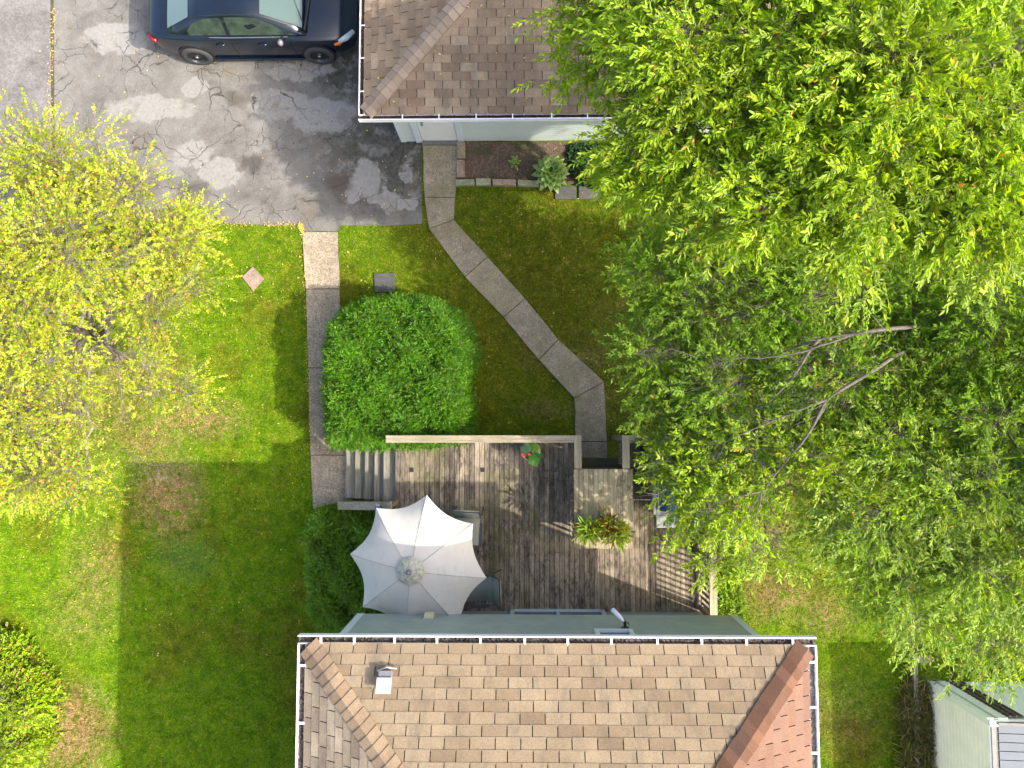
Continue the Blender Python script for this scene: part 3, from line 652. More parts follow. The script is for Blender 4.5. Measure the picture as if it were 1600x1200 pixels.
# window high on the upper wall
wx0, wx1 = W(938, 985, 4.4).x, W(990, 985, 4.4).x
wf = MB(); wz = min((z_ for z_ in np.arange(3.2, 5.2, .01) if PX((wx0, UPY, z_))[1] > 988), default=4.5)
wf.box(wx0-.05, wx1+.05, UPY, UPY+.06, wz, wz+.07); wf.box(wx0-.05, wx0+.02, UPY, UPY+.05, wz+.07, 5.1); wf.box(wx1-.02, wx1+.05, UPY, UPY+.05, wz+.07, 5.1)
wf.box(wx0+.02, wx1-.02, UPY, UPY+.05, 5.03, 5.1)
wf = wf.build('window', M_TRIM, house); MB().box(wx0+.02, wx1-.02, UPY+.004, UPY+.018, wz+.07, 5.03).build('pane', M_GLASS, wf)
# eave: soffit and roof deck
gx0, gx1, gy = HX0+.13, HX1-.13, hy-.13
MB().box(gx0+.0, gx1, gy-9, gy, EZ-.03, EZ-.005).build('soffit', M_WHITE, house)
wid = gx1-gx0; rz_ = wid/2*hs
rf = MB().add([(gx0, gy, EZ), (gx1, gy, EZ), (gx0+wid/2, gy-wid/2, EZ+rz_), (gx0, gy-9, EZ), (gx1, gy-9, EZ), (gx0+wid/2, gy-9, EZ+rz_)],
              [(1, 0, 2), (0, 3, 5, 2), (4, 1, 2, 5), (3, 4, 5)]).build('roof', M_FELT, house)
used = [0]; cs = math.sqrt(1+hs*hs); ex = .1455
nrows = 24
shingles(rf, (gx1+.02, gy+.03, EZ+.002), (-1, 0, 0), (0, -1, hs), lambda v: (.02+v/cs, wid+.02-v/cs), nrows, .327, ex, M_SH_H, used=used, limit=280)
caR = Vector((gx1, gy, EZ)); caL = Vector((gx0, gy, EZ)); apex = Vector((gx0+wid/2, gy-wid/2, EZ+rz_))
ul = [0]
shingles(rf, (gx0-.02, gy+.02, EZ+.002), (0, -1, 0), (1, 0, hs), lambda v: (.02+v/cs, 6), 12, .327, ex, M_SH_L, used=used, limit=300)
shingles(rf, (gx1+.02, gy+.02, EZ+.002), (0, -1, 0), (-1, 0, hs), lambda v: (.02+v/cs, 6), 12, .327, ex, M_SH_R, used=used, limit=300)
nN = Vector((0, hs, 1)).normalized(); nL = Vector((-hs, 0, 1)).normalized(); nR = Vector((hs, 0, 1)).normalized()
hl = (apex-caL).normalized(); hr = (apex-caR).normalized()
def down(nrm, hip, sgn):
    v = nrm.cross(hip).normalized(); return v if v.z < 0 else -v
caps(rf, caL+hl*.02, caL.lerp(apex, .55), nL, nN, down(nL, hl, 1), down(nN, hl, 1), M_CAP_L)
caps(rf, caR+hr*.02, caR.lerp(apex, .55), nR, nN, down(nR, hr, 1), down(nN, hr, 1), M_CAP_R)
hg = [W(x, 994, EZ).x-HX0 for x in (502, 554, 617, 683, 751, 820, 887, 955, 1027, 1096, 1166, 1238)]
ex_ = [.16]
gutter(house, (HX0, hy, EZ+.02), (HX1, hy, EZ+.02), (0, 1, 0), hg, litter=M_MUCK, hw=.028)
gutter(house, (HX0, hy-.127, EZ+.02), (HX0, hy-6, EZ+.02), (-1, 0, 0), [.28, 1.05, 1.85, 2.7], litter=M_MUCK)
gutter(house, (HX1, hy-.127, EZ+.02), (HX1, hy-6, EZ+.02), (1, 0, 0), [.2, .8, 1.4, 2.0], litter=M_SILL)
# roof vent
vp = None
for k in range(60):
    z = EZ+k*.02; p = W(603, 1066, z)
    if gy-p.y > 0 and abs((gy-p.y)*hs+EZ-z) < .012: vp = p; break
vp = vp or Vector((-1.8, gy-.5, EZ+.3))
M_VENT = simple('grey_vent_metal', (.36, .36, .37), .4, 0, .1, 8, 0); M_VENTD = simple('dark_vent_hood', (.16, .16, .18), .5, 0, .1, 8, 0)
vt = thing('roof_vent', 'small square grey metal vent standing on the tan shingles', 'vent', vp)
tl = math.atan(hs)
def slp(dx, dv, dn): return vp+Vector((dx, 0, 0))+Vector((0, -1, hs)).normalized()*dv+nN*dn
def sbox(m, x0, x1, v0, v1, n0, n1):
    vs = [slp(x, v, n_) for n_ in (n0, n1) for (x, v) in ((x0, v0), (x1, v0), (x1, v1), (x0, v1))]
    m.add(vs, [(0, 1, 2, 3), (7, 6, 5, 4), (0, 4, 5, 1), (1, 5, 6, 2), (2, 6, 7, 3), (3, 7, 4, 0)])
m = MB(); sbox(m, -.14, .14, -.17, .17, .012, .02); m.build('flange', M_VENT, vt)
m = MB(); sbox(m, -.085, .085, -.12, .10, .02, .13); m.build('housing', M_VENTD, vt)
m = MB(); sbox(m, -.10, .10, -.03, .17, .131, .15); m.build('cover', M_VENT, vt)
m = MB(); m.tube([slp(-.12, -.13, .06), slp(.0, -.17, .09), slp(.14, -.16, .07)], .012, 6); m.build('hood_lip', M_VENT, vt)
# wall lights
lp_ = W(671, 967, UZ+.25)
wlmp = thing('wall_lamp', 'small square yellowish lamp on the grey siding beside the umbrella', 'lamp', (lp_.x, UPY, UZ+.22))
MB().box(lp_.x-.09, lp_.x+.09, UPY+.013, UPY+.04, UZ+.16, UZ+.36).build('back_plate', M_VENT, wlmp)
MB().box(lp_.x-.075, lp_.x+.075, UPY+.04, UPY+.10, UZ+.18, UZ+.34).build('diffuser', simple('yellow_lamp_glass', (.6, .55, .3), .4, 0, .1, 8, 0), wlmp)
cp = W(975, 978, 3.9)
cm = thing('security_light', 'white floodlight on a black bracket under the house gutter', 'floodlight', (cp.x, UPY, 3.8))
M_BLK = simple('black_plastic', (.015, .015, .015), .4, 0, .1, 8, 0)
MB().tube([(cp.x+.03, UPY+.01, 3.8), (cp.x+.03, UPY+.12, 3.8), (cp.x+.0, UPY+.16, 3.85)], .025, 8).build('bracket', M_BLK, cm)
MB().tube([(cp.x-.0, UPY+.14, 3.86), (cp.x-.05, UPY+.20, 3.84), (cp.x-.16, UPY+.30, 3.74)], [.02, .035, .042], 12).build('lamp_head', M_WHITE, cm, True)
MB().lathe((cp.x+.03, UPY+.013, 3.8), [(.0, -.0), (.06, 0), (.06, -.03), (.0, -.035)], 14, 'y').build('mount', M_BLK, cm)
MB().tube([(cp.x+.03, UPY+.12, 3.8), (cp.x+.10, UPY+.08, 3.7), (cp.x+.12, UPY+.03, 3.6)], .008, 5).build('cable', M_BLK, cm)
# ---- the garage
GZ = 2.62; gs = .30
ga = W(560, 188, GZ); GX0, GY = ga.x, ga.y
wc = W(628, 222, 0); GWX, GWY = wc.x, wc.y
print('garage', GX0, GY, 'wall', GWX, GWY)
gar = thing('garage', 'single storey pale green garage with brown shingle hip roof at the top', 'garage', (GWX+3.4, GWY+3, 0))
GXE = GWX+7.2
MB().box(GWX, GXE, GWY+.02, GWY+7, -.05, GZ-.02).build('wall', M_SIDE_G, gar)
gd0, gd1 = W(661, 222, 0).x, W(716, 222, 0).x
for xa, xb in ((GWX+.1, gd0-.14), (gd1+.12, GXE)):
    o = laps(xa, xb, GWY+.021, .02, GZ-.03, .105, -1).build('siding', M_SIDE_G, gar); o['kind'] = 'stuff'
MB().box(GWX-.012, GWX+.1, GWY-.005, GWY+.1, 0, GZ-.03).build('corner_trim', M_TRIM, gar)
gdr = MB(); gdr.box(gd0-.14, gd0, GWY-.025, GWY+.02, 0, GZ-.08); gdr.box(gd1, gd1+.12, GWY-.025, GWY+.02, 0, GZ-.08); gdr.box(gd0, gd1, GWY-.025, GWY+.02, 2.15, GZ-.08)
MB().box(gd0, gd1, GWY+.02, GWY+.045, .0, 2.15).build('dark_reveal', M_SILL, gar)
dfr = gdr.build('door_frame', M_TRIM, gar)
dd = MB().box(gd0+.01, gd1-.01, GWY-.008, GWY+.018, .1, 2.14).build('door', M_DOOR, gar)
MB().box(gd0, gd1, GWY-.10, GWY-.01, .0, .10).build('threshold', M_SILL, gar)
MB().lathe((gd0+.12, GWY-.01, 1.05), [(.0, .0), (.03, .0), (.02, .05), (.035, .07), (.0, .09)], 12, 'y').build('handle', M_VENTD, dd)
MB().box(gd1-.12, gd1-.05, GWY-.07, GWY-.026, 1.98, 2.12).build('porch_light', M_BLK, gar)
for i, zz in enumerate((.28, 1.2)):
    MB().box(gd0+.14, gd1-.14, GWY-.016, GWY-.0081, zz, zz+.72).build('door_panel', M_DOOR, dd)
qx0, qy = GX0+.12, GY+.12; Lg = 7.9
MB().box(qx0, qx0+Lg, qy, qy+9, GZ-.03, GZ-.005).build('soffit', M_WHITE, gar)
gw = 9.0; gr = MB().add([(qx0, qy, GZ), (qx0+Lg, qy, GZ), (qx0+Lg, qy+gw/2, GZ+gw/2*gs), (qx0+gw/2, qy+gw/2, GZ+gw/2*gs), (qx0, qy+gw, GZ), (qx0+Lg, qy+gw, GZ)],
                        [(0, 1, 2, 3), (4, 0, 3), (5, 4, 3, 2), (1, 5, 2)]).build('roof', M_FELT, gar)
cg = math.sqrt(1+gs*gs); ug = [0]
shingles(gr, (qx0-.02, qy-.03, GZ+.002), (1, 0, 0), (0, 1, gs), lambda v: (.02+v/cg, Lg+.02), 28, .327, .148, M_SH_G, used=ug, limit=240)
shingles(gr, (qx0-.03, qy-.02, GZ+.002), (0, 1, 0), (1, 0, gs), lambda v: (.02+v/cg, gw/2), 22, .327, .148, M_SH_G, used=ug, limit=300)
gc = Vector((qx0, qy, GZ)); gap_ = Vector((qx0+gw/2, qy+gw/2, GZ+gw/2*gs)); gh = (gap_-gc).normalized()
nS = Vector((0, -gs, 1)).normalized(); nW = Vector((-gs, 0, 1)).normalized()
caps(gr, gc+gh*.02, gap_, nS, nW, down(nS, gh, 1), down(nW, gh, 1), M_CAP_G, .15, .15)
gutter(gar, (GX0, GY, GZ+.02), (GX0+Lg, GY, GZ+.02), (0, -1, 0), [W(x, 188, GZ).x-GX0 for x in (580, 629, 686, 744, 801, 862, 918, 975)], .115, M_LITTER, .02)
gutter(gar, (GX0, GY+.118, GZ+.02), (GX0, GY+6, GZ+.02), (-1, 0, 0), [W(562, y, GZ).y-GY for y in (153, 101, 50)], .115, M_LITTER, .02)
# ------------------------------------------------------------------ the deck
deck = thing('wooden_deck', 'weathered grey brown timber deck with railings behind the house', 'deck', ((DX0+DX1)/2, (DY0+DY1)/2, 0))
pitch = .1005; x = DX0; PXa, PXb = W(897, 800, CAPZ).x, W(990, 800, CAPZ).x
PY1 = W(940, 733, CAPZ).y; PY0 = W(940, 857, CAPZ).y
sx0, sx1 = W(900, 720, DZ).x, W(978, 720, DZ).x          # stairs down to the winding path
sY = W(940, 735, DZ).y
k = 0
while x < DX1-.02:
    w = min(pitch-.009, DX1-x); top = DY1-.02
    if sx0 < x+w/2 < sx1: top = sY
    cuts = [DY0+.012, top]
    if random.random() < .45: cuts.insert(1, random.uniform(DY0+1, top-.6))
    for a, b in zip(cuts[:-1], cuts[1:]):
        j = random.uniform(-.002, .003); MB().box(x, x+w, a+.003, b-.003, DZ-.035+j, DZ+j).build('board', M_DECK, deck)
    x += pitch; k += 1
fr = MB()
for yy in np.arange(DY0+.15, DY1-.05, .4): fr.box(DX0+.02, sx0-.02 if yy > sY-.05 else DX1-.05, yy-.02, yy+.02, DZ-.2, DZ-.04)
for yy in np.arange(sY+.03, DY1-.05, .4): fr.box(sx1+.02, DX1-.05, yy-.019, yy+.019, DZ-.2, DZ-.041)
fr.box(DX0, DX1, DY0+.05, DY0+.09, DZ-.21, DZ-.045)
fr.build('joists', M_BAL, deck)['kind'] = 'stuff'
for a, b, c, d in ((DX0, sx0, DY1-.02, DY1+.02), (sx1, DX1, DY1-.02, DY1+.02), (DX1, DX1+.038, DY0+.01, DY1+.02), (sx0, sx0+.03, sY, DY1-.025), (sx1-.03, sx1, sY, DY1-.025), (sx0, sx1, sY+.003, sY+.035)):
    MB().box(a, b, c, d, DZ-.24, DZ-.006 if True else DZ).build('fascia', M_BAL, deck)
def rail(a, b, mat, post_at=(0, 1), cap=.14, z0=None, z1=None, base0=None, base1=None, sp=.115, off=0.0):
    """railing from a to b (xy): cap, bottom rail, balusters, posts; heights of the two ends"""
    z0 = z0 or CAPZ; z1 = z1 or CAPZ; base0 = DZ if base0 is None else base0; base1 = DZ if base1 is None else base1
    a2 = Vector((a[0], a[1], 0)); b2 = Vector((b[0], b[1], 0)); d = (b2-a2); L = d.length; d.normalize()
    MB().beam(a2+Vector((0, 0, z0-.019)), b2+Vector((0, 0, z1-.019)), cap, .038).build('rail_cap', mat, deck, bevel=.004)
    MB().beam(a2+d*.05+Vector((0, 0, base0+.09)), b2-d*.05+Vector((0, 0, base1+.09)), .038, .075).build('bottom_rail', M_BAL, deck)
    n_ = int(L/sp)
    for i in range(n_):
        t = (i+.5)/n_; p = a2.lerp(b2, t); zb = base0+(base1-base0)*t+.13; zt = z0+(z1-z0)*t-.04
        MB().box(p.x-.018, p.x+.018, p.y-.018, p.y+.018, zb-.1, zt).build('baluster', M_BAL, deck)
    for t in post_at:
        p = a2.lerp(b2, t); 
        if t == 0: p += d*.06
        if t == 1: p -= d*.06
        MB().box(p.x-.045, p.x+.045, p.y-.045, p.y+.045, -.02, z0+(z1-z0)*t-.042).build('post', M_BAL, deck)
yN = W(800, 686, CAPZ).y
xR = W(1114, 880, CAPZ).x
x1a, x1b = W(903, 700, CAPZ).x, W(978, 700, CAPZ).x
rail((DX0-.02, yN), (x1a-.072, yN), M_RAILX, (0, .5))
rail((x1a, yN+.07), (x1a, PY1+.01), M_RAILY, (0,))
rail((x1b, yN+.07), (x1b, PY1+.01), M_RAILY, (0,))
rail((x1b+.072, yN), (xR+.07, yN), M_RAILX, (.5, 1))
rail((xR, yN-.072), (xR, LOY+.03), M_RAILY, (.33, .66, 1))
# raised counter platform with slatted sides
pfm = deck
x = PXa
while x < PXb-.01:
    j = random.uniform(-.002, .003); e = random.uniform(-.012, .012); w = min(.092, PXb-x)
    MB().box(x, x+w-.004, PY0+e, PY1-.004, CAPZ-.035+j, CAPZ+.004+j).build('platform_board', M_PLAT, deck); x += .092
for yy in np.arange(PY0+.06, PY1-.03, .115):
    for xx in (PXa+.03, PXb-.03): MB().box(xx-.018, xx+.018, yy-.018, yy+.018, DZ+.04, CAPZ-.037).build('baluster', M_BAL, deck)
for xx in (PXa+.03, PXb-.03):
    MB().box(xx-.019, xx+.019, PY0+.02, PY1-.02, CAPZ-.13, CAPZ-.038).build('platform_beam', M_BAL, deck)
MB().box(PXa+.05, PXb-.05, PY0+.03, PY0+.068, CAPZ-.13, CAPZ-.038).build('platform_beam', M_BAL, deck)
MB().box(PXa+.05, PXb-.05, PY1-.07, PY1-.03, CAPZ-.13, CAPZ-.038).build('platform_beam', M_BAL, deck)
# steps down to the winding path
for i in range(1):
    zt = DZ-.3*(i+1); y1 = sY+.22*(i+1)
    MB().box(sx0+.03, sx1-.03, y1-.24, y1+.02, zt-.035, zt).build('step', M_OLDD, deck)
# wide stairs on the left, five treads
tX = [W(x_, 740, z_).x for x_, z_ in ((541, .15), (556, .30), (571, .44), (586, .59), (600, .74), (617, DZ))]
ty0, ty1 = W(570, 781, .5).y, DY1-.04
for i in range(5):
    zt = (.16, .31, .45, .6, .74)[i]
    for jx in range(2):
        xa = tX[i]+(tX[i+1]-tX[i]+.02)*jx/2; xb = tX[i]+(tX[i+1]-tX[i]+.02)*(jx+1)/2-.004
        if jx == 1 and i != 1 and i != 3: continue
        if jx == 0 and i != 1 and i != 3: xb = tX[i+1]+.016
        MB().box(xa-.01, xb, ty0+random.uniform(-.01, .01), ty1, zt-.04, zt).build('tread', M_TREAD, deck)
    MB().box(tX[i]+.008, tX[i]+.03, ty0+.01, ty1, max(0, zt-.2), zt-.042).build('riser', M_BAL, deck)
rail((W(527, 789, 1.0).x, W(527, 789, 1.0).y-.02), (W(611, 791, 1.75).x, W(611, 791, 1.75).y), M_RAILX, (0, 1), .16, .95, 1.72, .1, DZ-.05, .1)
for px_ in ((643, 734), (754, 734), (867, 734), (1003, 733)):
    p = W(px_[0], px_[1], DZ); MB().box(p.x-.045, p.x+.045, p.y-.045, p.y+.045, DZ-.01, DZ+.008).build('inset_light', M_BLK, deck)
# ------------------------------------------------------------------ umbrella, table, chairs
uz = 2.82; uc = W(652, 884, uz); R8 = 1.235
M_CAN = NB('off_white_canvas'); _c = M_CAN.ramp(M_CAN.noise(1.6, 5, .6), [(.3, (.45, .425, .385)), (.7, (.54, .515, .47))])
_c = M_CAN.mix(M_CAN.math('MULTIPLY', M_CAN.step(M_CAN.noise(7, 6, .75, vec=M_CAN.mul(M_CAN.pos(), (1.2, .5, 1))), .54, .68), .35), _c, (.36, .35, .30)); M_CAN.bump(M_CAN.noise(5, 3), .3, .02)
M_CAN = M_CAN.fin(_c, .9, 0, .1)
M_VNT = NB('mildewed_canvas'); M_VNT = M_VNT.fin(M_VNT.ramp(M_VNT.noise(16, 5, .75), [(.3, (.17, .17, .12)), (.6, (.42, .41, .34))]), .9)
umb = thing('patio_umbrella', 'off white scalloped octagonal patio umbrella open over the deck', 'umbrella', (uc.x, uc.y, DZ))
ax = Vector((-.13, -.03, 1)).normalized(); e1_ = Vector((0, 1, 0)).cross(ax).normalized(); e2_ = ax.cross(e1_)
apx = uc+ax*.40
ang0 = math.radians(24.5)+math.pi/2-math.radians(33)
rimv = []
for i in range(8):
    t = math.radians(82)+i*math.pi/4
    rimv.append(uc+(e1_*math.cos(t)+e2_*math.sin(t))*R8)
for i in range(8):
    A = rimv[i]; Bq = rimv[(i+1) % 8]; n1, n2 = 9, 8; vs = []; fs = []
    for a_ in range(n1+1):
        r_ = .06+.94*a_/n1
        for b_ in range(n2+1):
            s_ = b_/n2; q = A.lerp(Bq, s_); q = apx+(q-apx)*r_
            q -= ax*(.05*4*s_*(1-s_)*r_**2*.7); q += (uc-q)*(.10*4*s_*(1-s_)*r_**5)
            q += ax*(.07*math.sin(math.pi*r_))                           # ribs bow up
            vs.append(q)
    for a_ in range(n1):
        for b_ in range(n2): k = a_*(n2+1)+b_; fs.append((k, k+n2+1, k+n2+2, k+1))
    o = MB().add(vs, fs).build('canopy_panel', M_CAN, umb, True)
    for E_ in (A,):
        sp_ = [apx+(E_-apx)*r_+ax*(.07*math.sin(math.pi*r_)+.004) for r_ in (.2, .4, .6, .8, .99)]; MB().tube(sp_, .0045, 4).build('seam', M_VNT, umb)
    mb = MB(); pts_ = [apx+(A-apx)*r_+ax*(.07*math.sin(math.pi*r_)-.02) for r_ in (.06, .3, .55, .8, 1.0)]
    mb.tube(pts_, .009, 6); mb.build('rib', M_VENTD, umb)
m = MB(); vs = []; seg = 32
rings = ((.0, .085), (.06, .082), (.12, .06), (.19, .028), (.235, .0))
for (r_, h_) in rings:
    for j in range(seg):
        t = 2*math.pi*j/seg; wv_ = (.008*math.cos(8*t-8*math.radians(82)))*r_/.235
        vs.append(apx+(e1_*math.cos(t)+e2_*math.sin(t))*r_*(1+.03*math.cos(8*t))+ax*(h_+wv_-.0+.012))
for i in range(len(rings)-1):
    for j in range(seg): fs_ = (i*seg+j, (i+1)*seg+j, (i+1)*seg+(j+1) % seg, i*seg+(j+1) % seg); m.f.append(fs_)
m.v = [tuple(v) for v in vs]; m.build('vent_cap', M_VNT, umb, True)
m = MB(); q = apx+ax*.09
m.tube([q, q+ax*.02, q+ax*.03, q+ax*.07, q+ax*.10], [.05, .05, .03, .035, .012], 14); m.build('finial', M_VENTD, umb, True)
MB().tube([(uc.x, uc.y, DZ), (uc.x, uc.y, 2.3), tuple(apx)], .02, 10).build('pole', M_VENTD, umb)
MB().lathe((uc.x, uc.y, DZ), [(.24, .0), (.24, .05), (.06, .09), (.03, .3)], 20).build('base', M_VENTD, umb)
M_SLING = simple('grey_green_sling', (.25, .27, .235), .8, 0, .06, 5, .2); M_FRAME = simple('dark_chair_frame', (.045, .05, .06), .4, 0, .1, 8, 0)
M_TGL = simple('table_glass', (.12, .14, .14), .08, 0, .05, 2, 0)
tb = thing('patio_table', 'round glass patio table mostly hidden under the umbrella', 'table', (uc.x, uc.y, DZ))
MB().lathe((uc.x, uc.y, DZ+.70), [(.03, 0), (.55, 0), (.56, .01), (.55, .02), (.03, .02)], 32).build('table_top', M_TGL, tb)
for i in range(4):
    t = math.pi/4+i*math.pi/2; MB().tube([(uc.x+.2*math.cos(t), uc.y+.2*math.sin(t), DZ+.69), (uc.x+.42*math.cos(t), uc.y+.42*math.sin(t), DZ)], .015, 8).build('leg', M_FRAME, tb)
def make_chair(label):
    r = thing('patio_chair', label, 'chair', (0, 0, 0), 'sling chairs around the patio table')
    # faces -y; backrest at +y
    vs = []; prof = [(-.27, .42), (-.1, .40), (.15, .39), (.24, .44), (.30, .62), (.36, .82), (.39, .93), (.42, .96), (.45, .93)]
    for (y_, z_) in prof: vs += [(-.24, y_, z_), (.24, y_, z_), (.24, y_, z_-.012), (-.24, y_, z_-.012)]
    fs = []
    for i in range(len(prof)-1):
        k = i*4
        for j in range(4): fs.append((k+j, k+(j+1) % 4, k+4+(j+1) % 4, k+4+j))
    MB().add(vs[:16], [f for f in fs if max(f) < 16]).build('seat', M_SLING, r, True)
    MB().add(vs[12:], [tuple(i-12 for i in f) for f in fs if min(f) >= 12]).build('backrest', M_SLING, r, True)
    for s in (-1, 1):
        MB().tube([(s*.27, -.27, 0), (s*.27, -.29, .4), (s*.28, -.26, .63), (s*.28, .1, .65), (s*.27, .34, .62)], .014, 6).build('arm', M_FRAME, r)
        MB().box(s*.28-.03, s*.28+.03, -.26, .2, .64, .665).build('armrest', M_FRAME, r)
        MB().tube([(s*.27, .42, 0), (s*.26, .26, .42), (s*.26, .42, .96)], .014, 6).build('leg', M_FRAME, r)
    MB().tube([(-.26, .42, .955), (.26, .42, .955)], .013, 6).build('top_bar', M_FRAME, r)
    return r
def copy_thing(src, loc, rz, label):
    r = src.copy(); COL.objects.link(r); r.location = loc; r.rotation_euler = (0, 0, rz); r['label'] = label
    for ch in list(src.children):
        c = ch.copy(); COL.objects.link(c); c.parent = r; c.matrix_parent_inverse = ch.matrix_parent_inverse.copy()
    return r
ch0 = make_chair('grey sling chair north of the table with its backrest toward the railing')
c1 = W(728, 812, DZ+.7)
copy_thing(ch0, (W(757, 925, DZ+.7).x-.12, W(757, 925, DZ+.7).y+.0, DZ), math.radians(-88), 'grey sling chair at the east edge of the umbrella close to the house wall')
copy_thing(ch0, (W(637, 812, DZ+.8).x, W(640, 812, DZ+.8).y-.28, DZ), math.radians(6), 'grey sling chair showing a sliver past the umbrella beside the stair handrail')
ch0.location = (c1.x, c1.y-.25, DZ); ch0.rotation_euler = (0, 0, math.radians(-3))
# blue can on the handrail
bp = W(591, 795, 1.66)
bl = thing('blue_lantern', 'small blue lantern sitting on the lower end of the stair handrail', 'lantern', (bp.x, bp.y, 1.62))
M_BLUE = simple('blue_plastic', (.01, .11, .22), .4, 0, .1, 8, 0)
MB().box(bp.x-.05, bp.x+.05, bp.y-.07, bp.y+.05, 1.6, 1.74).build('body', M_BLUE, bl, bevel=.01)
MB().box(bp.x-.03, bp.x+.03, bp.y+.052, bp.y+.085, 1.62, 1.72).build('clip', M_VENT, bl); MB().box(bp.x-.03, bp.x+.03, bp.y-.10, bp.y-.072, 1.63, 1.69).build('clip', M_VENT, bl)
# potted geranium by the railing
gp = W(829, 705, DZ+.55); M_TERRA = simple('cream_pot_rim', (.5, .42, .3), .7, 0, .1, 8, .1); M_SOILD = simple('potting_soil', (.035, .025, .018), .95)
pt = thing('potted_geranium', 'round pot of broad leaves with a red flower by the deck railing', 'potted plant', (gp.x, gp.y, DZ))
MB().lathe((gp.x, gp.y, DZ), [(.02, .0), (.12, .0), (.16, .5), (.19, .5), (.19, .54), (.165, .54), (.15, .47), (.0, .47)], 24).build('pot', M_TERRA, pt)
M_PLF = leafmat('potted_leaf', [(0, (.03, .12, .02)), (1, (.08, .24, .03))], None, 0, .3, .1, 5)
M_PLF2 = leafmat('pale_potted_leaf', [(0, (.13, .28, .03)), (1, (.2, .36, .05))], None, 0, .3, .1, 5)
M_PLF3 = leafmat('greyish_potted_leaf', [(0, (.1, .2, .1)), (1, (.16, .28, .15))], None, 0, .3, .1, 5)
M_RED = simple('red_petal', (.5, .012, .015), .6, 0, .1, 8, 0)
def round_leaf(c, r, mat, par, tilt=(0, 0), name='leaf'):
    vs = [Vector((0, 0, .0))]; k = 14
    for j in range(k):
        t = 2*math.pi*j/k; rr = r*(1+.12*math.cos(5*t)); vs.append(Vector((rr*math.cos(t), rr*math.sin(t), -.12*r+random.uniform(-.1, .1)*r)))
    mm = Matrix.Rotation(tilt[0], 3, 'X') @ Matrix.Rotation(tilt[1], 3, 'Y')
    return MB().add([mm @ v+Vector(c) for v in vs], [(0, 1+j, 1+(j+1) % k) for j in range(k)]).build(name, mat, par, True)
for (ax_, ay_, az_, r_, mt) in ((.07, -.16, .70, .12, M_PLF), (.12, -.10, .66, .09, M_PLF), (-.12, .02, .68, .09, M_PLF3), (-.07, .07, .64, .08, M_PLF3), (.08, .07, .66, .085, M_PLF2), (.03, .12, .62, .07, M_PLF2), (.12, .02, .62, .07, M_PLF2), (-.02, -.09, .60, .08, M_PLF)):
    round_leaf((gp.x+ax_, gp.y+ay_, DZ+az_), r_, mt, pt, (random.uniform(-.4, .4), random.uniform(-.4, .4)))
for (ax_, ay_) in ((-.15, -.06), (-.12, -.08), (-.03, -.06)):
    round_leaf((gp.x+ax_, gp.y+ay_, DZ+.69), .028, M_RED, pt, name='flower')
for i in range(5): MB().tube([(gp.x, gp.y, DZ+.46), (gp.x+random.uniform(-.1, .1), gp.y+random.uniform(-.1, .1), DZ+.63)], .005, 5).build('stem', M_PLF, pt)
# two croton-like plants on the platform
def croton(px_, py_, R_, label, warm):
    c = W(px_, py_, CAPZ+.25); r = thing('potted_plant', label, 'potted plant', (c.x, c.y, CAPZ), 'bright plants on the raised platform')
    MB().lathe((c.x, c.y, CAPZ+.005), [(.02, 0), (.1, 0), (.13, .2), (.14, .2), (.12, .19), (.0, .18)], 18).build('pot', M_SILL, r)
    k = 150; P = np.array([c.x, c.y, CAPZ+.16])+rng.normal(0, .05, (k, 3)); u = unit(np.column_stack([rng.normal(0, 1, k), rng.normal(0, 1, k), rng.uniform(.15, 1.4, k)]))
    P = P+u*rng.uniform(.02, .16, (k, 1)); D = unit(u+rng.normal(0, .35, (k, 3))+np.array([0, -.1, 0])); N = unit(np.array([0, 0, 1.])+rng.normal(0, .4, (k, 3)))
    V, F = leaf_geo(P, D, N, np.full(k, R_*.52)*rng.uniform(.6, 1.3, k), np.full(k, .034), True)
    mt = leafmat('croton_leaf', ([(0, (.16, .035, .02)), (.35, (.3, .12, .02)), (.6, (.3, .33, .03)), (1, (.42, .45, .04))] if warm else [(0, (.10, .2, .015)), (.5, (.22, .36, .02)), (.9, (.4, .45, .04)), (1, (.4, .2, .03))]), None, 0, .35, .2, 4)
    o = link('foliage', fastmesh('foliage', V, F), mt, r); o['kind'] = 'stuff'
croton(921, 829, .36, 'bright yellow green potted plant on the left of the raised platform', False)
croton(950, 822, .30, 'rusty red and yellow potted plant behind on the raised platform', True)
croton(967, 832, .36, 'bright yellow green potted plant at the right corner of the raised platform', False)
# grill and bucket under the tree
bp = W(1045, 772, DZ+.95)
gl = thing('barbecue_grill', 'silver and blue covered barbecue grill beside the right deck railing', 'grill', (bp.x, bp.y, DZ))
M_STEEL = simple('brushed_steel', (.45, .46, .5), .3, .8, .1, 8, 0); M_NAVY = simple('navy_cover', (.02, .06, .2), .6, 0, .2, 8, .2)
MB().box(bp.x-.22, bp.x+.22, bp.y-.42, bp.y+.42, DZ+.02, DZ+.8).build('cabinet', M_VENTD, gl, bevel=.01)
m = MB(); vs = []; fs = []
for i in range(9):
    t = math.pi*i/8
    for yy in (-.32, .32): vs.append((bp.x+.05-.2*math.cos(t), bp.y+yy, DZ+.8+.24*math.sin(t)))
for i in range(8): fs.append((2*i, 2*i+1, 2*i+3, 2*i+2))
fs.append(tuple(range(0, 18, 2))); fs.append(tuple(range(17, 0, -2)))
MB().add(vs, fs).build('lid', M_NAVY, gl, True)
MB().tube([(bp.x-.19, bp.y-.28, DZ+.93), (bp.x-.19, bp.y+.28, DZ+.93)], .014, 8).build('handle', M_STEEL, gl)
MB().box(bp.x-.26, bp.x-.20, bp.y-.4, bp.y+.4, DZ+.72, DZ+.8).build('control_panel', M_STEEL, gl)
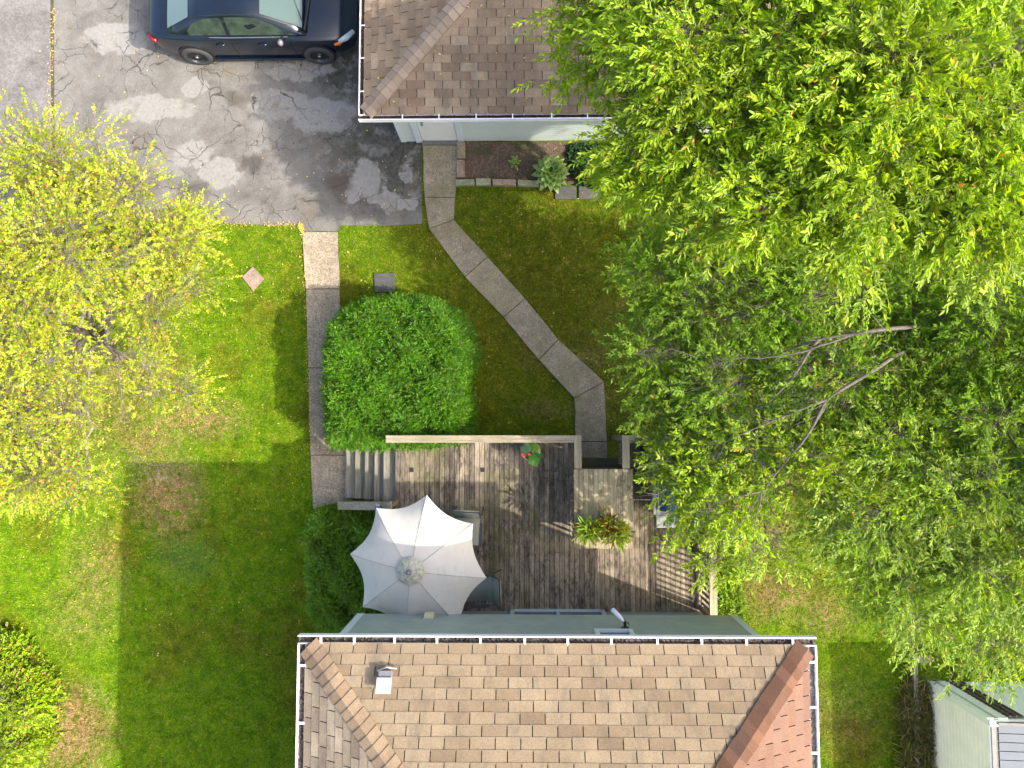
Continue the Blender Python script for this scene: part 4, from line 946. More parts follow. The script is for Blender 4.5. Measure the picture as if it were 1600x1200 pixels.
for s in (-1, 1): MB().box(bp.x-.2, bp.x+.2, bp.y+s*.54-.11, bp.y+s*.54+.11, DZ+.76, DZ+.79).build('side_shelf', M_STEEL, gl)
bp = W(1012, 702, DZ+.35)
bk = thing('bucket', 'deep blue bucket with an orange cloth at the deck corner under the branches', 'bucket', (bp.x, bp.y, DZ))
MB().lathe((bp.x, bp.y, DZ), [(.01, .0), (.12, .0), (.16, .34), (.165, .34), (.15, .33), (.11, .02), (0, .02)], 20).build('body', simple('deep_blue_plastic', (.005, .02, .2), .4, 0, .1, 8, 0), bk)
MB().tube([(bp.x+.03, bp.y-.05, DZ+.15), (bp.x+.1, bp.y+.0, DZ+.38), (bp.x+.2, bp.y+.04, DZ+.33), (bp.x+.22, bp.y+.03, DZ+.2)], [.06, .06, .05, .03], 8).build('cloth', simple('orange_cloth', (.5, .16, .05), .9), bk, True)
# ------------------------------------------------------------------ pavers, bed, edging
def flatthing(name, label, cat, pts, mat, h, group=None, mb=None):
    P = pw(pts); c = sum(P, Vector())/len(P); r = MB().prism([(p.x-c.x, p.y-c.y) for p in P], -.02, h).build(name, mat, bevel=.008); r.location = c
    return tag(r, label, cat, group)
flatthing('paver', 'pinkish square paver set diagonally in the left lawn', 'paver', [(379, 433), (396, 417), (413, 436), (396, 455)], M_PINK, .045)
flatthing('utility_cover', 'dark grey square slab in the lawn just above the clipped bush', 'slab', [(585, 428), (617, 427), (617, 457), (586, 457)], M_SLATE, .05)
flatthing('stepping_slab', 'dark stepping slab just right of the hosta', 'slab', [(868, 292), (900, 292), (900, 312), (867, 312)], M_SLATE, .045)
flatthing('stepping_slab', 'dark stepping slab half under the overhanging tree leaves', 'slab', [(904, 292), (938, 292), (938, 311), (904, 312)], M_SLATE, .045)
bed = pw([(722, 223), (1000, 223), (1000, 290), (722, 284)])
MB().prism(bed, -.02, .03).build('garden_bed', M_SOIL, kind='structure')
gb = 'mossy concrete blocks edging the garden bed'
for nm, pts_, lab, mt in (('a', [(714, 224), (727, 224), (727, 250), (714, 250)], 'grey edging block against the garage door frame', M_CONC),
                          ('b', [(714, 252), (726, 252), (727, 279), (714, 279)], 'pale upright edging block at the left end of the garden bed', M_PINK),
                          ('c', [(712, 283), (741, 282), (742, 291), (713, 292)], 'mossy edging block at the corner where bed and winding path meet', M_BLOCK),
                          ('d', [(744, 281), (767, 281), (767, 291), (744, 291)], 'second mossy edging block along the lawn side of the bed', M_BLOCK),
                          ('e', [(770, 282), (806, 283), (806, 292), (770, 291)], 'longest pale edging block along the lawn side of the bed', M_PINK),
                          ('f', [(809, 283), (842, 285), (842, 293), (809, 292)], 'edging block ending under the hosta leaves', M_BLOCK)):
    flatthing('edging_block', lab, 'block', pts_, mt, .11, gb)
def hosta(name, px_, py_, R_, k, label, leafL, leafW, group=None):
    c = W(px_, py_, .25); r = thing(name, label, 'plant', (c.x, c.y, 0), group)
    mi = leafmat('hosta_green', [(0, (.09, .21, .02)), (1, (.15, .30, .035))], None, 0, .25, .15, 5); mo = leafmat('hosta_cream_margin', [(0, (.28, .40, .12)), (1, (.36, .46, .17))], None, 0, .25, .1, 5)
    for i in range(k):
        ring = i/k; t = i*2.39996; rr = R_*(.25+.75*ring); L = leafL*(.75+.4*ring); el = .9-.75*ring
        d = Vector((math.cos(t)*math.cos(el), math.sin(t)*math.cos(el), math.sin(el))); s = d.cross(Vector((0, 0, 1))).normalized(); nn = s.cross(d)
        b = Vector((c.x, c.y, .04))+Vector((math.cos(t), math.sin(t), 0))*rr*.45+Vector((0, 0, .30*(1-ring)+.06))
        def shape(sc, dz):
            rows = [(0, .0), (.2, .36), (.45, .5), (.7, .36), (.88, .16), (1, 0)]; vs = []
            for (u_, w_) in rows:
                p = b+d*(L*(.5+(u_-.5)*sc))-nn*(L*.35*u_*u_)+Vector((0, 0, dz))
                for q in (-1, 0, 1): vs.append(p+s*(q*w_*leafW*sc)+nn*(abs(q)*w_*leafW*.25))
            return vs, [(3*a_+j, 3*a_+j+1, 3*a_+j+4, 3*a_+j+3) for a_ in range(5) for j in range(2)]
        v1, f1 = shape(1, 0); lf = MB().add(v1, f1).build('leaf', mo, r, True)
        v2, f2 = shape(.74, .004); MB().add(v2, f2).build('leaf_centre', mi, lf, True)
        MB().tube([(c.x, c.y, .02), b], .006, 5).build('stalk', mi, r)
hosta('hosta', 861, 268, .36, 46, 'large hosta with cream edged leaves in the garden bed', .26, .15)
hosta('small_plant', 804, 253, .10, 12, 'small leafy plant growing alone in the bare soil', .11, .055)
# ------------------------------------------------------------------ neighbour's shed
s0 = W(1450, 1065, 0); SX, SY = s0.x, s0.y; SH = 1.95
M_CREAM = simple('cream_siding', (.9, .87, .8), .6, 0, .06, 3, .1); M_WHS = simple('white_siding', (.74, .78, .72), .6, 0, .05, 3, .1); M_GRN = simple('pale_green_trim', (.42, .47, .38), .6, 0, .1, 8, .1)
M_MET = simple('blue_grey_roof_panel', (.10, .118, .14), .7, 0, .08, 5, .1)
shed = thing('shed', 'white sided shed with blue grey panel roof in the lower right corner', 'shed', (SX+1.5, SY-2, 0))
MB().box(SX+.01, SX+5, SY-5, SY-.01, -.05, SH).build('wall', M_CREAM, shed)
o = laps(SY-5, SY-.1, SX+.009, .02, SH, .11, -1, axis='y').build('west_siding', M_CREAM, shed); o['kind'] = 'stuff'
o = laps(SX+.7, SX+5, SY-.009, .02, SH-.02, .12, 1).build('north_siding', M_WHS, shed); o['kind'] = 'stuff'
MB().box(SX-.02, SX+.10, SY-.1, SY+.02, 0, SH-.03).build('corner_trim', M_WHS, shed)
MB().box(SX+.102, SX+.17, SY-.02, SY+.015, 0, SH-.03).build('corner_trim', M_GRN, shed)
MB().box(SX+.172, SX+.36, SY-.02, SY+.02, 0, SH-.03).build('corner_trim', M_WHS, shed)
M_TIL = simple('brown_lattice', (.10, .08, .06), .8, 0, .2, 10, .2)
MB().box(SX+.37, SX+.68, SY-.01, SY-.002, .02, SH-.04).build('lattice_back', M_GRN, shed)
for i in range(15):
    z_ = .06+i*.125; MB().box(SX+.38, SX+.68, SY+.001, SY+.03, z_, z_+.05).build('slat', M_TIL, shed)
for i in range(3):
    x_ = SX+.40+i*.115; MB().box(x_, x_+.03, SY+.031, SY+.05, .04, SH-.05).build('slat', M_TIL, shed)
MB().box(SX+.02, SX+.10, SY-5, SY-.06, SH, SH+.02).build('dark_gutter', M_SILL, shed)
MB().box(SX-.0, SX+.35, SY-.11, SY-.02, SH-.02, SH+.03).build('fascia', M_CREAM, shed)
x_ = SX+.13
rs = thing  # roof panels lie across the slope
rbase = MB().box(SX+.11, SX+5, SY-5, SY-.06, SH-.01, SH+.012).build('roof', M_SILL, shed)
for i in range(24):
    y_ = SY-.08-i*.155; MB().add([(SX+.14, y_-.141, SH+.03), (SX+5, y_-.141-.0, SH+.42), (SX+5, y_, SH+.42), (SX+.14, y_, SH+.03), (SX+.14, y_-.141, SH+.015), (SX+5, y_-.141, SH+.40), (SX+5, y_, SH+.40), (SX+.14, y_, SH+.015)],
        [(0, 1, 2, 3), (7, 6, 5, 4), (0, 4, 5, 1), (2, 6, 7, 3), (0, 3, 7, 4)]).build('panel', M_MET, rbase)
MB().beam((SX+.12, SY-.05, SH+.04), (SX+5, SY-.05, SH+.43), .05, .06).build('ridge_trim', M_SILL, shed)
# timber edging by the shed, dry grass
eg = thing('timber_edging', 'old weathered timber edging beside the lower right shed', 'timber', W(1423, 1030, 0))
a_ = W(1420, 1026, 0); b_ = W(1447, 1026, 0); c_ = W(1424, 1185, 0)
MB().beam((a_.x, a_.y, .1), (b_.x, b_.y, .1), .13, .2).build('beam', M_OLD, eg); MB().beam((a_.x+.05, a_.y-.07, .08), (c_.x, c_.y-1, .08), .09, .17).build('beam', M_OLD, eg)
k = 3600; Pg = np.column_stack([rng.uniform(W(1405, 1100, 0).x, SX-.04, k), rng.uniform(SY-2.6, SY+.2, k)]); Pg = Pg[rng.random(k) < np.clip((SY+.3-Pg[:, 1])/1.0, .1, 1)]; k = len(Pg)
a = rng.uniform(0, 6.28, k); D = unit(np.stack([np.cos(a), np.sin(a), rng.uniform(.1, 1.2, k)], 1)); L = rng.uniform(.1, .42, k)
V, F = leaf_geo(np.column_stack([Pg, rng.uniform(0, .12, k)]), D, unit(rng.normal(0, .5, (k, 3))+[0, 0, 1]), L, np.full(k, .008), True)
o = link('dry_grass', fastmesh('dry_grass', V, F), leafmat('dry_straw', [(0, (.12, .18, .03)), (.4, (.22, .26, .06)), (.6, (.36, .27, .14)), (1, (.55, .43, .28))], None, 0, .2, .2, 3))
tag(o, 'tangle of dry and green grass stalks along the shed wall', 'dry grass', kind='stuff')
# garden hose by the deck
hp = [W(1112, 925, .9), W(1124, 936, .25), W(1134, 941, .12), W(1128, 947, .08), W(1116, 944, .06), W(1124, 938, .05)]
tag(MB().tube(hp, .012, 8).build('garden_hose', simple('teal_hose', (.02, .17, .17), .5, 0, .1, 8, 0), None, True), 'short loop of teal hose at the foot of the right deck railing', 'hose')
# ------------------------------------------------------------------ the car
cr_ = W(232, 30, .75); cf = W(557, 60, .6)
CL = 4.48; wz_ = W(312, 88, 0); wz2 = W(510, 88, 0)
CX = (wz_.x+wz2.x)/2+.02; sideY = W(410, 92, .2).y
CYc = sideY+.875
print('car', CX, CYc, 'wheelbase', wz2.x-wz_.x, cr_.x, cf.x)
car = thing('parked_car', 'dark blue four door sedan parked nose to the garage', 'car', (CX, CYc, 0))
M_PAINT = NB('dark_blue_paint'); M_PAINT.fin(M_PAINT.ramp(M_PAINT.noise(3, 3), [(.3, (.003, .006, .013)), (.7, (.004, .010, .022))]), .22, .0); M_PAINT.b.inputs['Coat Weight'].default_value = .35; M_PAINT.b.inputs['Coat Roughness'].default_value = .06; M_PAINT = M_PAINT.m
M_CGL = NB('car_glass'); M_CGL.fin((.06, .10, .085), .04, .0, .7); M_CGL.b.inputs['Coat Weight'].default_value = 1; M_CGL = M_CGL.m
M_SGL = simple('side_glass', (.03, .045, .04), .05, 0, .5, 6, 0, spec=.7)
M_RUB = simple('tyre_rubber', (.035, .038, .042), .85); M_TRIMB = simple('black_trim', (.01, .01, .012), .5, 0, .1, 5, 0)
st = [(-2.22, .60, .45, .82, .83), (-2.12, .74, .30, .93, .96), (-1.9, .82, .24, .98, 1.02), (-1.6, .86, .21, .99, 1.04), (-1.2, .875, .20, .98, 1.02), (-.5, .88, .19, .95, 1.0), (.3, .88, .19, .93, .98), (.9, .88, .19, .91, .97),
      (1.2, .872, .2, .89, .965), (1.5, .86, .21, .85, .93), (1.8, .83, .22, .79, .87), (2.02, .77, .24, .72, .79), (2.16, .66, .28, .62, .68), (2.24, .48, .34, .52, .55)]
prof = lambda w, zb, zs, zt: [(w*.93, zb), (w*.985, zb+.10), (w, (zb+zs)*.5), (w*.99, zs-.10), (w*.955, zs-.02), (w*.88, zs+.005), (w*.6, zt-.012), (w*.3, zt), (0, zt+.004)]
vs = []; fs = []
for (x_, w_, zb, zs, zt) in st:
    P = prof(w_, zb, zs, zt); full = [(-a, b) for a, b in P]+[(a, b) for a, b in P[-2::-1]]
    vs += [(CX+x_, CYc+a, b) for a, b in full]
m_ = 17
for i in range(len(st)-1):
    for j in range(m_-1): k = i*m_+j; fs.append((k, k+1, k+m_+1, k+m_))
    fs.append((i*m_+m_-1, i*m_, (i+1)*m_, (i+1)*m_+m_-1))
fs.append(tuple(range(m_))[::-1]); fs.append(tuple((len(st)-1)*m_+j for j in range(m_)))
body = MB().add(vs, fs).build('body', M_PAINT, car, True)
ss = body.modifiers.new('s', 'SUBSURF'); ss.levels = 1; ss.render_levels = 2
# greenhouse: base ring and roof ring
def gh(x0b, x0t, x1t, x1b, wb, wt, zb_, zt_, name, mat, par):
    rows = [(x0b, wb*.86, zb_+.0), (x0t, wt, zt_-.03), ((x0t+x1t)/2, wt*1.04, zt_+.015), (x1t, wt, zt_-.035), (x1b, wb*.9, zb_-.03)]
    return rows
zR = 1.43
ghx = [(-1.72, .70, 1.00), (-1.45, .67, 1.13), (-1.05, .615, 1.33), (-.8, .60, 1.395), (-.35, .60, 1.43), (.05, .595, 1.425), (.3, .585, 1.39), (.62, .62, 1.255), (.95, .66, 1.10), (1.22, .70, .97)]
vs = []; fs = []
bw = lambda x_: .80-.05*max(0, (x_-.4))-.04*max(0, (-x_-.9))
for (x_, w_, z_) in ghx:
    zb_ = .93; b_ = max(bw(x_), w_+.01); t_ = min(w_, b_)
    R_ = [(b_, zb_), (b_*.5+t_*.5+.01, (zb_+z_)*.5-.0), (t_+.012, z_-.035), (t_-.05, z_-.006), (t_*.5, z_+.02), (0, z_+.027)]
    full = [(-a, b) for a, b in R_]+[(a, b) for a, b in R_[-2::-1]]
    vs += [(CX+x_, CYc+a, b) for a, b in full]
m_ = 11
for i in range(len(ghx)-1):
    for j in range(m_-1): k = i*m_+j; fs.append((k, k+1, k+m_+1, k+m_))
fs.append(tuple(range(m_))[::-1]); fs.append(tuple((len(ghx)-1)*m_+j for j in range(m_)))
roof = MB().add(vs, fs).build('cabin_roof', M_PAINT, car, True)
def lerp_gh(x_):
    for i in range(len(ghx)-1):
        a, b = ghx[i], ghx[i+1]
        if a[0] <= x_ <= b[0]:
            t = (x_-a[0])/(b[0]-a[0]); return [a[k]+(b[k]-a[k])*t for k in range(3)]
def screen(x0, x1, name, inset=.05):
    vs = []; fs = []; n_ = 6; k_ = 8
    for i in range(n_+1):
        x_ = x0+(x1-x0)*i/n_; _, w_, z_ = lerp_gh(x_); w2 = w_-inset
        for j in range(k_+1):
            s = -1+2*j/k_; 
            zz = z_+.027-.007*abs(s*w2/w_)*2 if abs(s*w2) < w_*.5 else z_+.02-.026*((abs(s*w2)/w_-.5)/.5)
            vs.append((CX+x_, CYc+s*w2, zz+.010))
    for i in range(n_):
        for j in range(k_): k = i*(k_+1)+j; fs.append((k, k+1, k+k_+2, k+k_+1))
    MB().add(vs, fs).build(name, M_CGL, car, True)
screen(.40, 1.17, 'windshield'); screen(-1.66, -1.10, 'rear_window')
def side(xs, name, s):
    vs = []
    for x_, f0, f1 in xs:
        _, w_, z_ = lerp_gh(x_); zb_ = .93; b_ = max(bw(x_), w_+.01); p0 = (b_, zb_); p1 = (b_*.5+w_*.5+.01, (zb_+z_)*.5); p2 = (w_+.012, z_-.035)
        for f in (f0, f1):
            q = (p0[0]+(p1[0]-p0[0])*f*2, p0[1]+(p1[1]-p0[1])*f*2) if f < .5 else (p1[0]+(p2[0]-p1[0])*(f-.5)*2, p1[1]+(p2[1]-p1[1])*(f-.5)*2)
            vs.append((CX+x_, CYc+s*(q[0]+.008), q[1]+.006))
    fs = [(2*i, 2*i+1, 2*i+3, 2*i+2) for i in range(len(xs)-1)]
    if s > 0: fs = [f[::-1] for f in fs]
    return MB().add(vs, fs).build(name, M_SGL, car)
for s in (-1, 1):
    side([(-1.22, .12, .45), (-1.05, .12, .80), (-.8, .12, .92), (-.42, .12, .95)], 'side_window', s)
    side([(-.34, .12, .95), (.0, .12, .95), (.3, .12, .92), (.6, .12, .80), (.8, .12, .5)], 'side_window', s)
    side([(.85, .12, .42), (1.0, .12, .28)], 'side_window', s)
    sy = CYc+s*.885
    MB().tube([(CX-1.3, CYc+s*.795, .945), (CX-.4, CYc+s*.815, .945), (CX+.85, CYc+s*.80, .94)], .008, 5).build('window_trim', M_STEEL, car)
    MB().tube([(CX-1.05, CYc+s*.63, 1.36), (CX-.8, CYc+s*.612, 1.405), (CX-.1, CYc+s*.60, 1.43), (CX+.3, CYc+s*.595, 1.385), (CX+.9, CYc+s*.66, 1.12)], .009, 5).build('roof_trim', M_TRIMB, car)
    for x_ in (-.62, .28): MB().tube([(CX+x_-.10, sy-s*.005, .80), (CX+x_, sy+s*.02, .805), (CX+x_+.10, sy-s*.005, .80)], [.014, .016, .014], 6).build('door_handle', M_PAINT, car, True)
    for x_ in (-.38, .88): MB().tube([(CX+x_, sy-s*.02, .88), (CX+x_-.01, sy+s*.002, .6), (CX+x_, sy-s*.02, .26)], .004, 4).build('door_seam', M_TRIMB, car)
    MB().box(CX-.98, CX+1.0, min(sy-s*.07, sy+s*.015), max(sy-s*.07, sy+s*.015), .17, .23).build('side_sill', M_PAINT, car, bevel=.01)
    mm = MB().lathe((0, 0, 0), [(.0, -.07), (.05, -.06), (.075, 0), (.06, .05), (.0, .06)], 12)
    mm.v = [(CX+.72+v[0]*.8-.0, CYc+s*.96+v[1]*.9, .99+v[2]) for v in mm.v]; mm.build('mirror', M_VENTD if s < 0 else M_PAINT, car, True)
    MB().beam((CX+.74, CYc+s*.80, .95), (CX+.72, CYc+s*.93, .97), .05, .04).build('mirror_arm', M_TRIMB, car)
    # lamps
    mh = MB().tube([(CX+1.86, CYc+s*.77, .70), (CX+2.02, CYc+s*.69, .69), (CX+2.16, CYc+s*.52, .64)], [.045, .065, .05], 10); mh.build('headlight', simple('headlight_lens', (.5, .52, .52), .12, 0, .1, 5, 0), car, True)
    MB().tube([(CX+1.76, CYc+s*.82, .66), (CX+1.86, CYc+s*.785, .66), (CX+1.93, CYc+s*.745, .65)], [.03, .05, .035], 8).build('turn_signal', simple('orange_lens', (.75, .16, .01), .2, 0, .1, 5, 0), car, True)
    MB().tube([(CX-2.0, CYc+s*.80, .80), (CX-2.10, CYc+s*.74, .80), (CX-2.19, CYc+s*.62, .80)], [.035, .055, .05], 8).build('tail_light', simple('red_lens', (.16, .008, .012), .2, 0, .1, 5, 0), car, True)
    for x_ in (-1.35, 1.35):
        MB().lathe((CX+x_, CYc+s*.872, .34), [(.0, -.0), (.37, -.0), (.37, .014*-s*-1), (.0, .016*-s*-1)], 28, 'y').build('wheel_arch', M_TRIMB, car)
        q = -s; c_ = (CX+x_, CYc+s*.80, .325)
        w = bpy.data.objects.new('wheel', None); COL.objects.link(w); w.location = c_; attach(w, car)
        MB().lathe(c_, [(.2, q*-.02), (.29, q*-.02), (.325, q*.0), (.325, q*.085), (.30, q*.115), (.215, q*.118), (.2, q*.10)], 32, 'y').build('tyre', M_RUB, w, True)
        MB().lathe(c_, [(.205, q*.112), (.19, q*.085), (.15, q*.06), (.07, q*.07), (.05, q*.095), (.0, q*.097)], 28, 'y').build('rim', simple('dark_steel_rim', (.04, .045, .05), .35, .6, .2, 9, 0), w)
        MB().lathe(c_, [(.0, q*.10), (.04, q*.10), (.028, q*.113), (.0, q*.114)], 12, 'y').build('hub', M_STEEL, w, True)
        for b_ in range(8):
            t = b_*math.pi/4; MB().lathe((c_[0]+.125*math.cos(t), c_[1], c_[2]+.125*math.sin(t)), [(.0, q*.078), (.018, q*.078), (.018, q*.066)], 8, 'y').build('vent_hole', M_TRIMB, w)
MB().tube([(CX+1.22, CYc-.70, 1.0), (CX+1.30, CYc, .985), (CX+1.22, CYc+.70, 1.0)], .028, 6).build('cowl', M_TRIMB, car)
MB().tube([(CX+1.2, CYc-.55, 1.02), (CX+1.02, CYc-.1, 1.10)], .008, 5).build('wiper', M_TRIMB, car); MB().tube([(CX+1.2, CYc+.1, 1.03), (CX+1.0, CYc+.5, 1.10)], .008, 5).build('wiper', M_TRIMB, car)
MB().tube([(CX+2.19, CYc-.45, .46), (CX+2.26, CYc, .46), (CX+2.19, CYc+.45, .46)], .05, 8).build('grille', M_TRIMB, car, True)
# ------------------------------------------------------------------ bushes
bp_ = lambda pts, z: [(p.x, p.y) for p in pw(pts, z)]
hsc = lambda P_: [(sum(q[0] for q in P_)/len(P_)+(p[0]-sum(q[0] for q in P_)/len(P_))*1.035, sum(q[1] for q in P_)/len(P_)+(p[1]-sum(q[1] for q in P_)/len(P_))*1.03) for p in P_]
hpoly = hsc(bp_([(506, 697), (500, 620), (500, 545), (508, 505), (530, 478), (570, 460), (625, 455), (680, 462), (715, 485), (735, 515), (740, 550), (735, 570), (727, 590), (732, 620), (735, 668), (728, 694), (660, 704), (580, 703)], 1.25))
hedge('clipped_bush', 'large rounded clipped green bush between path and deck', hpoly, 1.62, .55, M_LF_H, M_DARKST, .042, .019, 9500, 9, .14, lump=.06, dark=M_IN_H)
ipoly = bp_([(484, 800), (530, 796), (590, 800), (612, 820), (615, 900), (590, 975), (545, 992), (500, 985), (478, 950), (472, 880), (474, 830)], .75)
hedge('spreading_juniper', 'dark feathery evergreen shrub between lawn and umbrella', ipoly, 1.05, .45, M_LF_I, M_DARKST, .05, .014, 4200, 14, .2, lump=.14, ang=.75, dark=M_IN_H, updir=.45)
s1 = bp_([(-50, 1000), (-5, 1010), (25, 1050), (50, 1085), (55, 1120), (40, 1150), (45, 1180), (20, 1215), (-50, 1230)], .9)
hedge('leafy_shrub', 'loose yellow green shrub at the bottom left corner', s1, 1.1, .6, M_LF_S, M_BARK, .062, .036, 1900, 8, .22, lump=.25, six=True, inner=.55, dark=M_SOIL)
s2 = bp_([(-30, 655), (30, 650), (75, 690), (95, 740), (70, 780), (20, 800), (-30, 800)], .9)
hedge('leafy_shrub', 'yellow green shrub under the left tree at the photo edge', s2, 1.3, .6, M_LF_S, M_BARK, .055, .032, 1800, 9, .2, lump=.2, six=True, inner=.5, dark=M_SOIL)
s3 = bp_([(890, 225), (985, 225), (985, 292), (905, 288), (885, 260)], .1)
hedge('ground_ivy', 'dark low ivy against the garage wall at the end of the bed', s3, .16, .15, M_LF_IVY, M_DARKST, .05, .04, 900, 4, .08, cat='ground cover', six=True, inner=.05, dark=M_IN_H)
s4 = bp_([(1118, 905), (1140, 900), (1160, 925), (1170, 960), (1150, 985), (1125, 975), (1118, 940)], .2)
hedge('low_plant', 'low pale green plants at the foot of the right deck railing', s4, .3, .2, M_LF_D, M_DARKST, .06, .025, 500, 6, .1, cat='plant', six=True, inner=.1)
# ------------------------------------------------------------------ trees
def L(px_, py_, z, rx, ry, rz, d=1.0): return (W(px_, py_, z), rx, ry, rz, d)
def P2(px_, py_, z=0): p = W(px_, py_, z); return (p.x, p.y)
tree('tall_leafy_tree', 'tallest bright green tree overhanging the garage roof at the top right', 'tree', P2(1150, 330), W(1240, 260, 4.2),
     [L(1045, 60, 6.4, .85, .8, .35), L(1130, 60, 6.8, 1.0, .8, .4), L(1120, 190, 6.5, .95, .8, .4), L(1050, 205, 6.2, .55, .7, .35), L(1270, 60, 7.1, .9, .8, .45), L(1260, 200, 6.9, 1.0, .9, .45), L(1250, 330, 6.6, .9, .6, .4),
      L(1400, 100, 7.4, .8, .8, .45), L(1400, 260, 7.1, .9, .85, .45), L(1390, 375, 6.7, .85, .5, .4), L(1540, 120, 7.4, .8, .8, .45), L(1540, 260, 7.1, .8, .8, .45), L(1520, 350, 6.9, .8, .5, .4), L(1150, 340, 6.2, .7, .5, .35), L(1540, -60, 7.4, .8, .7, .5), L(1350, -60, 7.2, 1., .7, .5), L(1150, -70, 6.6, 1.1, .8, .4),
      L(995, 215, 5.9, .35, .45, .25, 1.0), L(905, 15, 5.8, .75, .4, .25, .9), L(950, 85, 5.8, .5, .4, .25, .9), L(1030, 290, 5.8, .5, .55, .3, 1.0), L(1650, 60, 7.2, .8, 1, .4), L(1660, 290, 6.9, .7, .9, .4)],
     M_LF_A, M_BARK, .086, .028, K=14, TL=.29, tw=32, dens=2.1, r0=.2, cr=.21, outw=(-.3, -.4))
tree('shaded_leafy_tree', 'dense dark green tree over the middle right beside the deck', 'tree', P2(1290, 560), W(1505, 506, 3.9),
     [L(1050, 430, 3.6, .8, .75, .6), L(1030, 560, 3.3, .7, .8, .6), L(1060, 650, 3.2, .65, .55, .5), L(1150, 480, 3.9, 1.0, .8, .6), L(1160, 610, 3.9, .9, .8, .6), L(1290, 470, 4.1, 1.0, .7, .6), L(1290, 600, 4.2, 1.0, .9, .6), L(1430, 620, 4.3, 1.0, .9, .6), L(1430, 470, 4.2, 1.0, .5, .6),
      L(1560, 520, 4.8, .9, .9, .6), L(1560, 680, 4.7, .9, .9, .6), L(1060, 380, 3.2, .6, .5, .4), L(1700, 560, 5.2, 1.0, 1.0, .6), L(1700, 750, 5.0, 1.0, 1., .6)],
     M_LF_B, M_BARK, .080, .032, K=12, TL=.27, tw=32, dens=2.2, r0=.17, cr=.25, six=False,
     extra=[([(1512, 505, 3.95), (1470, 506, 4.5), (1370, 516, 5.2), (1280, 530, 4.9), (1200, 560, 4.5)], .045, .012), ([(1280, 530, 4.9), (1235, 595, 4.8), (1180, 650, 4.5)], .03, .008),
            ([(1290, 625, 5.0), (1215, 655, 4.8), (1115, 700, 4.4)], .022, .005), ([(1290, 625, 5.0), (1262, 680, 4.8), (1225, 725, 4.6), (1190, 768, 4.5)], .026, .010), ([(1330, 523, 5.0), (1260, 548, 4.9), (1190, 560, 4.7), (1090, 560, 4.3)], .02, .005),
            ([(1505, 506, 4.0), (1450, 528, 4.5), (1370, 575, 4.9), (1290, 625, 5.0)], .035, .024), ([(1215, 655, 4.8), (1160, 660, 4.5), (1120, 655, 4.3)], .012, .003), ([(1280, 530, 4.6), (1200, 470, 4.6), (1170, 490, 4.5), (1110, 520, 4.2)], .016, .005), ([(1090, 560, 4.3), (1050, 545, 4.2), (1010, 560, 4.0)], .008, .003), ([(1150, 560, 4.5), (1060, 585, 4.2)], .008, .003)])
tree('spreading_leafy_tree', 'mid green tree with bare grey twigs hanging over the right deck corner', 'tree', P2(1140, 700), W(1230, 730, 3.2),
     [L(1085, 720, 3.6, .65, .5, .4), L(1062, 775, 3.5, .36, .5, .3, 1.3), L(1140, 790, 3.8, .6, .5, .4, .9), L(1110, 865, 3.4, .5, .35, .3, .9), L(1180, 720, 4.1, .7, .5, .4), L(1190, 860, 3.6, .45, .4, .3, .4), L(1280, 730, 4.3, .8, .55, .5), L(1040, 690, 3.3, .3, .35, .25, .8)],
     M_LF_A, M_BARK, .080, .030, K=12, TL=.27, tw=28, dens=2.1, r0=.09, cr=.22, six=True, bare=.08,
     extra=[([(1190, 768, 4.5), (1178, 830, 4.4), (1172, 890, 4.1)], .010, .003), ([(1190, 768, 4.5), (1215, 810, 4.3), (1205, 850, 4.2)], .009, .003), ([(1190, 768, 4.5), (1120, 785, 4.3), (1080, 815, 4.1)], .009, .003), ([(1190, 768, 4.5), (1150, 830, 4.3), (1125, 880, 4.0)], .008, .003), ([(1040, 765, 4.1), (1010, 785, 4.0)], .006, .003)], outw=(-.3, -.3))
tree('olive_leafy_tree', 'olive green tree reaching over the neighbour shed on the lower right', 'tree', P2(1290, 780), W(1430, 850, 3.4),
     [L(1300, 860, 3.6, .6, .45, .4), L(1335, 925, 3.4, .6, .3, .3, .9), L(1380, 800, 4.4, .9, .7, .5), L(1425, 890, 4.1, .9, .6, .45), L(1470, 965, 3.8, .75, .4, .35, .9), L(1540, 870, 4.5, .9, .8, .5), L(1560, 975, 4.0, .7, .45, .4, .9), L(1500, 760, 4.7, .9, .6, .5), L(1640, 880, 4.6, .9, .9, .5), L(1560, 1010, 3.6, .6, .25, .25, .8), L(1400, 700, 4.5, .9, .6, .5)],
     M_LF_D, M_BARK, .080, .030, K=12, TL=.28, tw=30, dens=2.1, r0=.14, cr=.25, six=False, outw=(-.3, -.5))
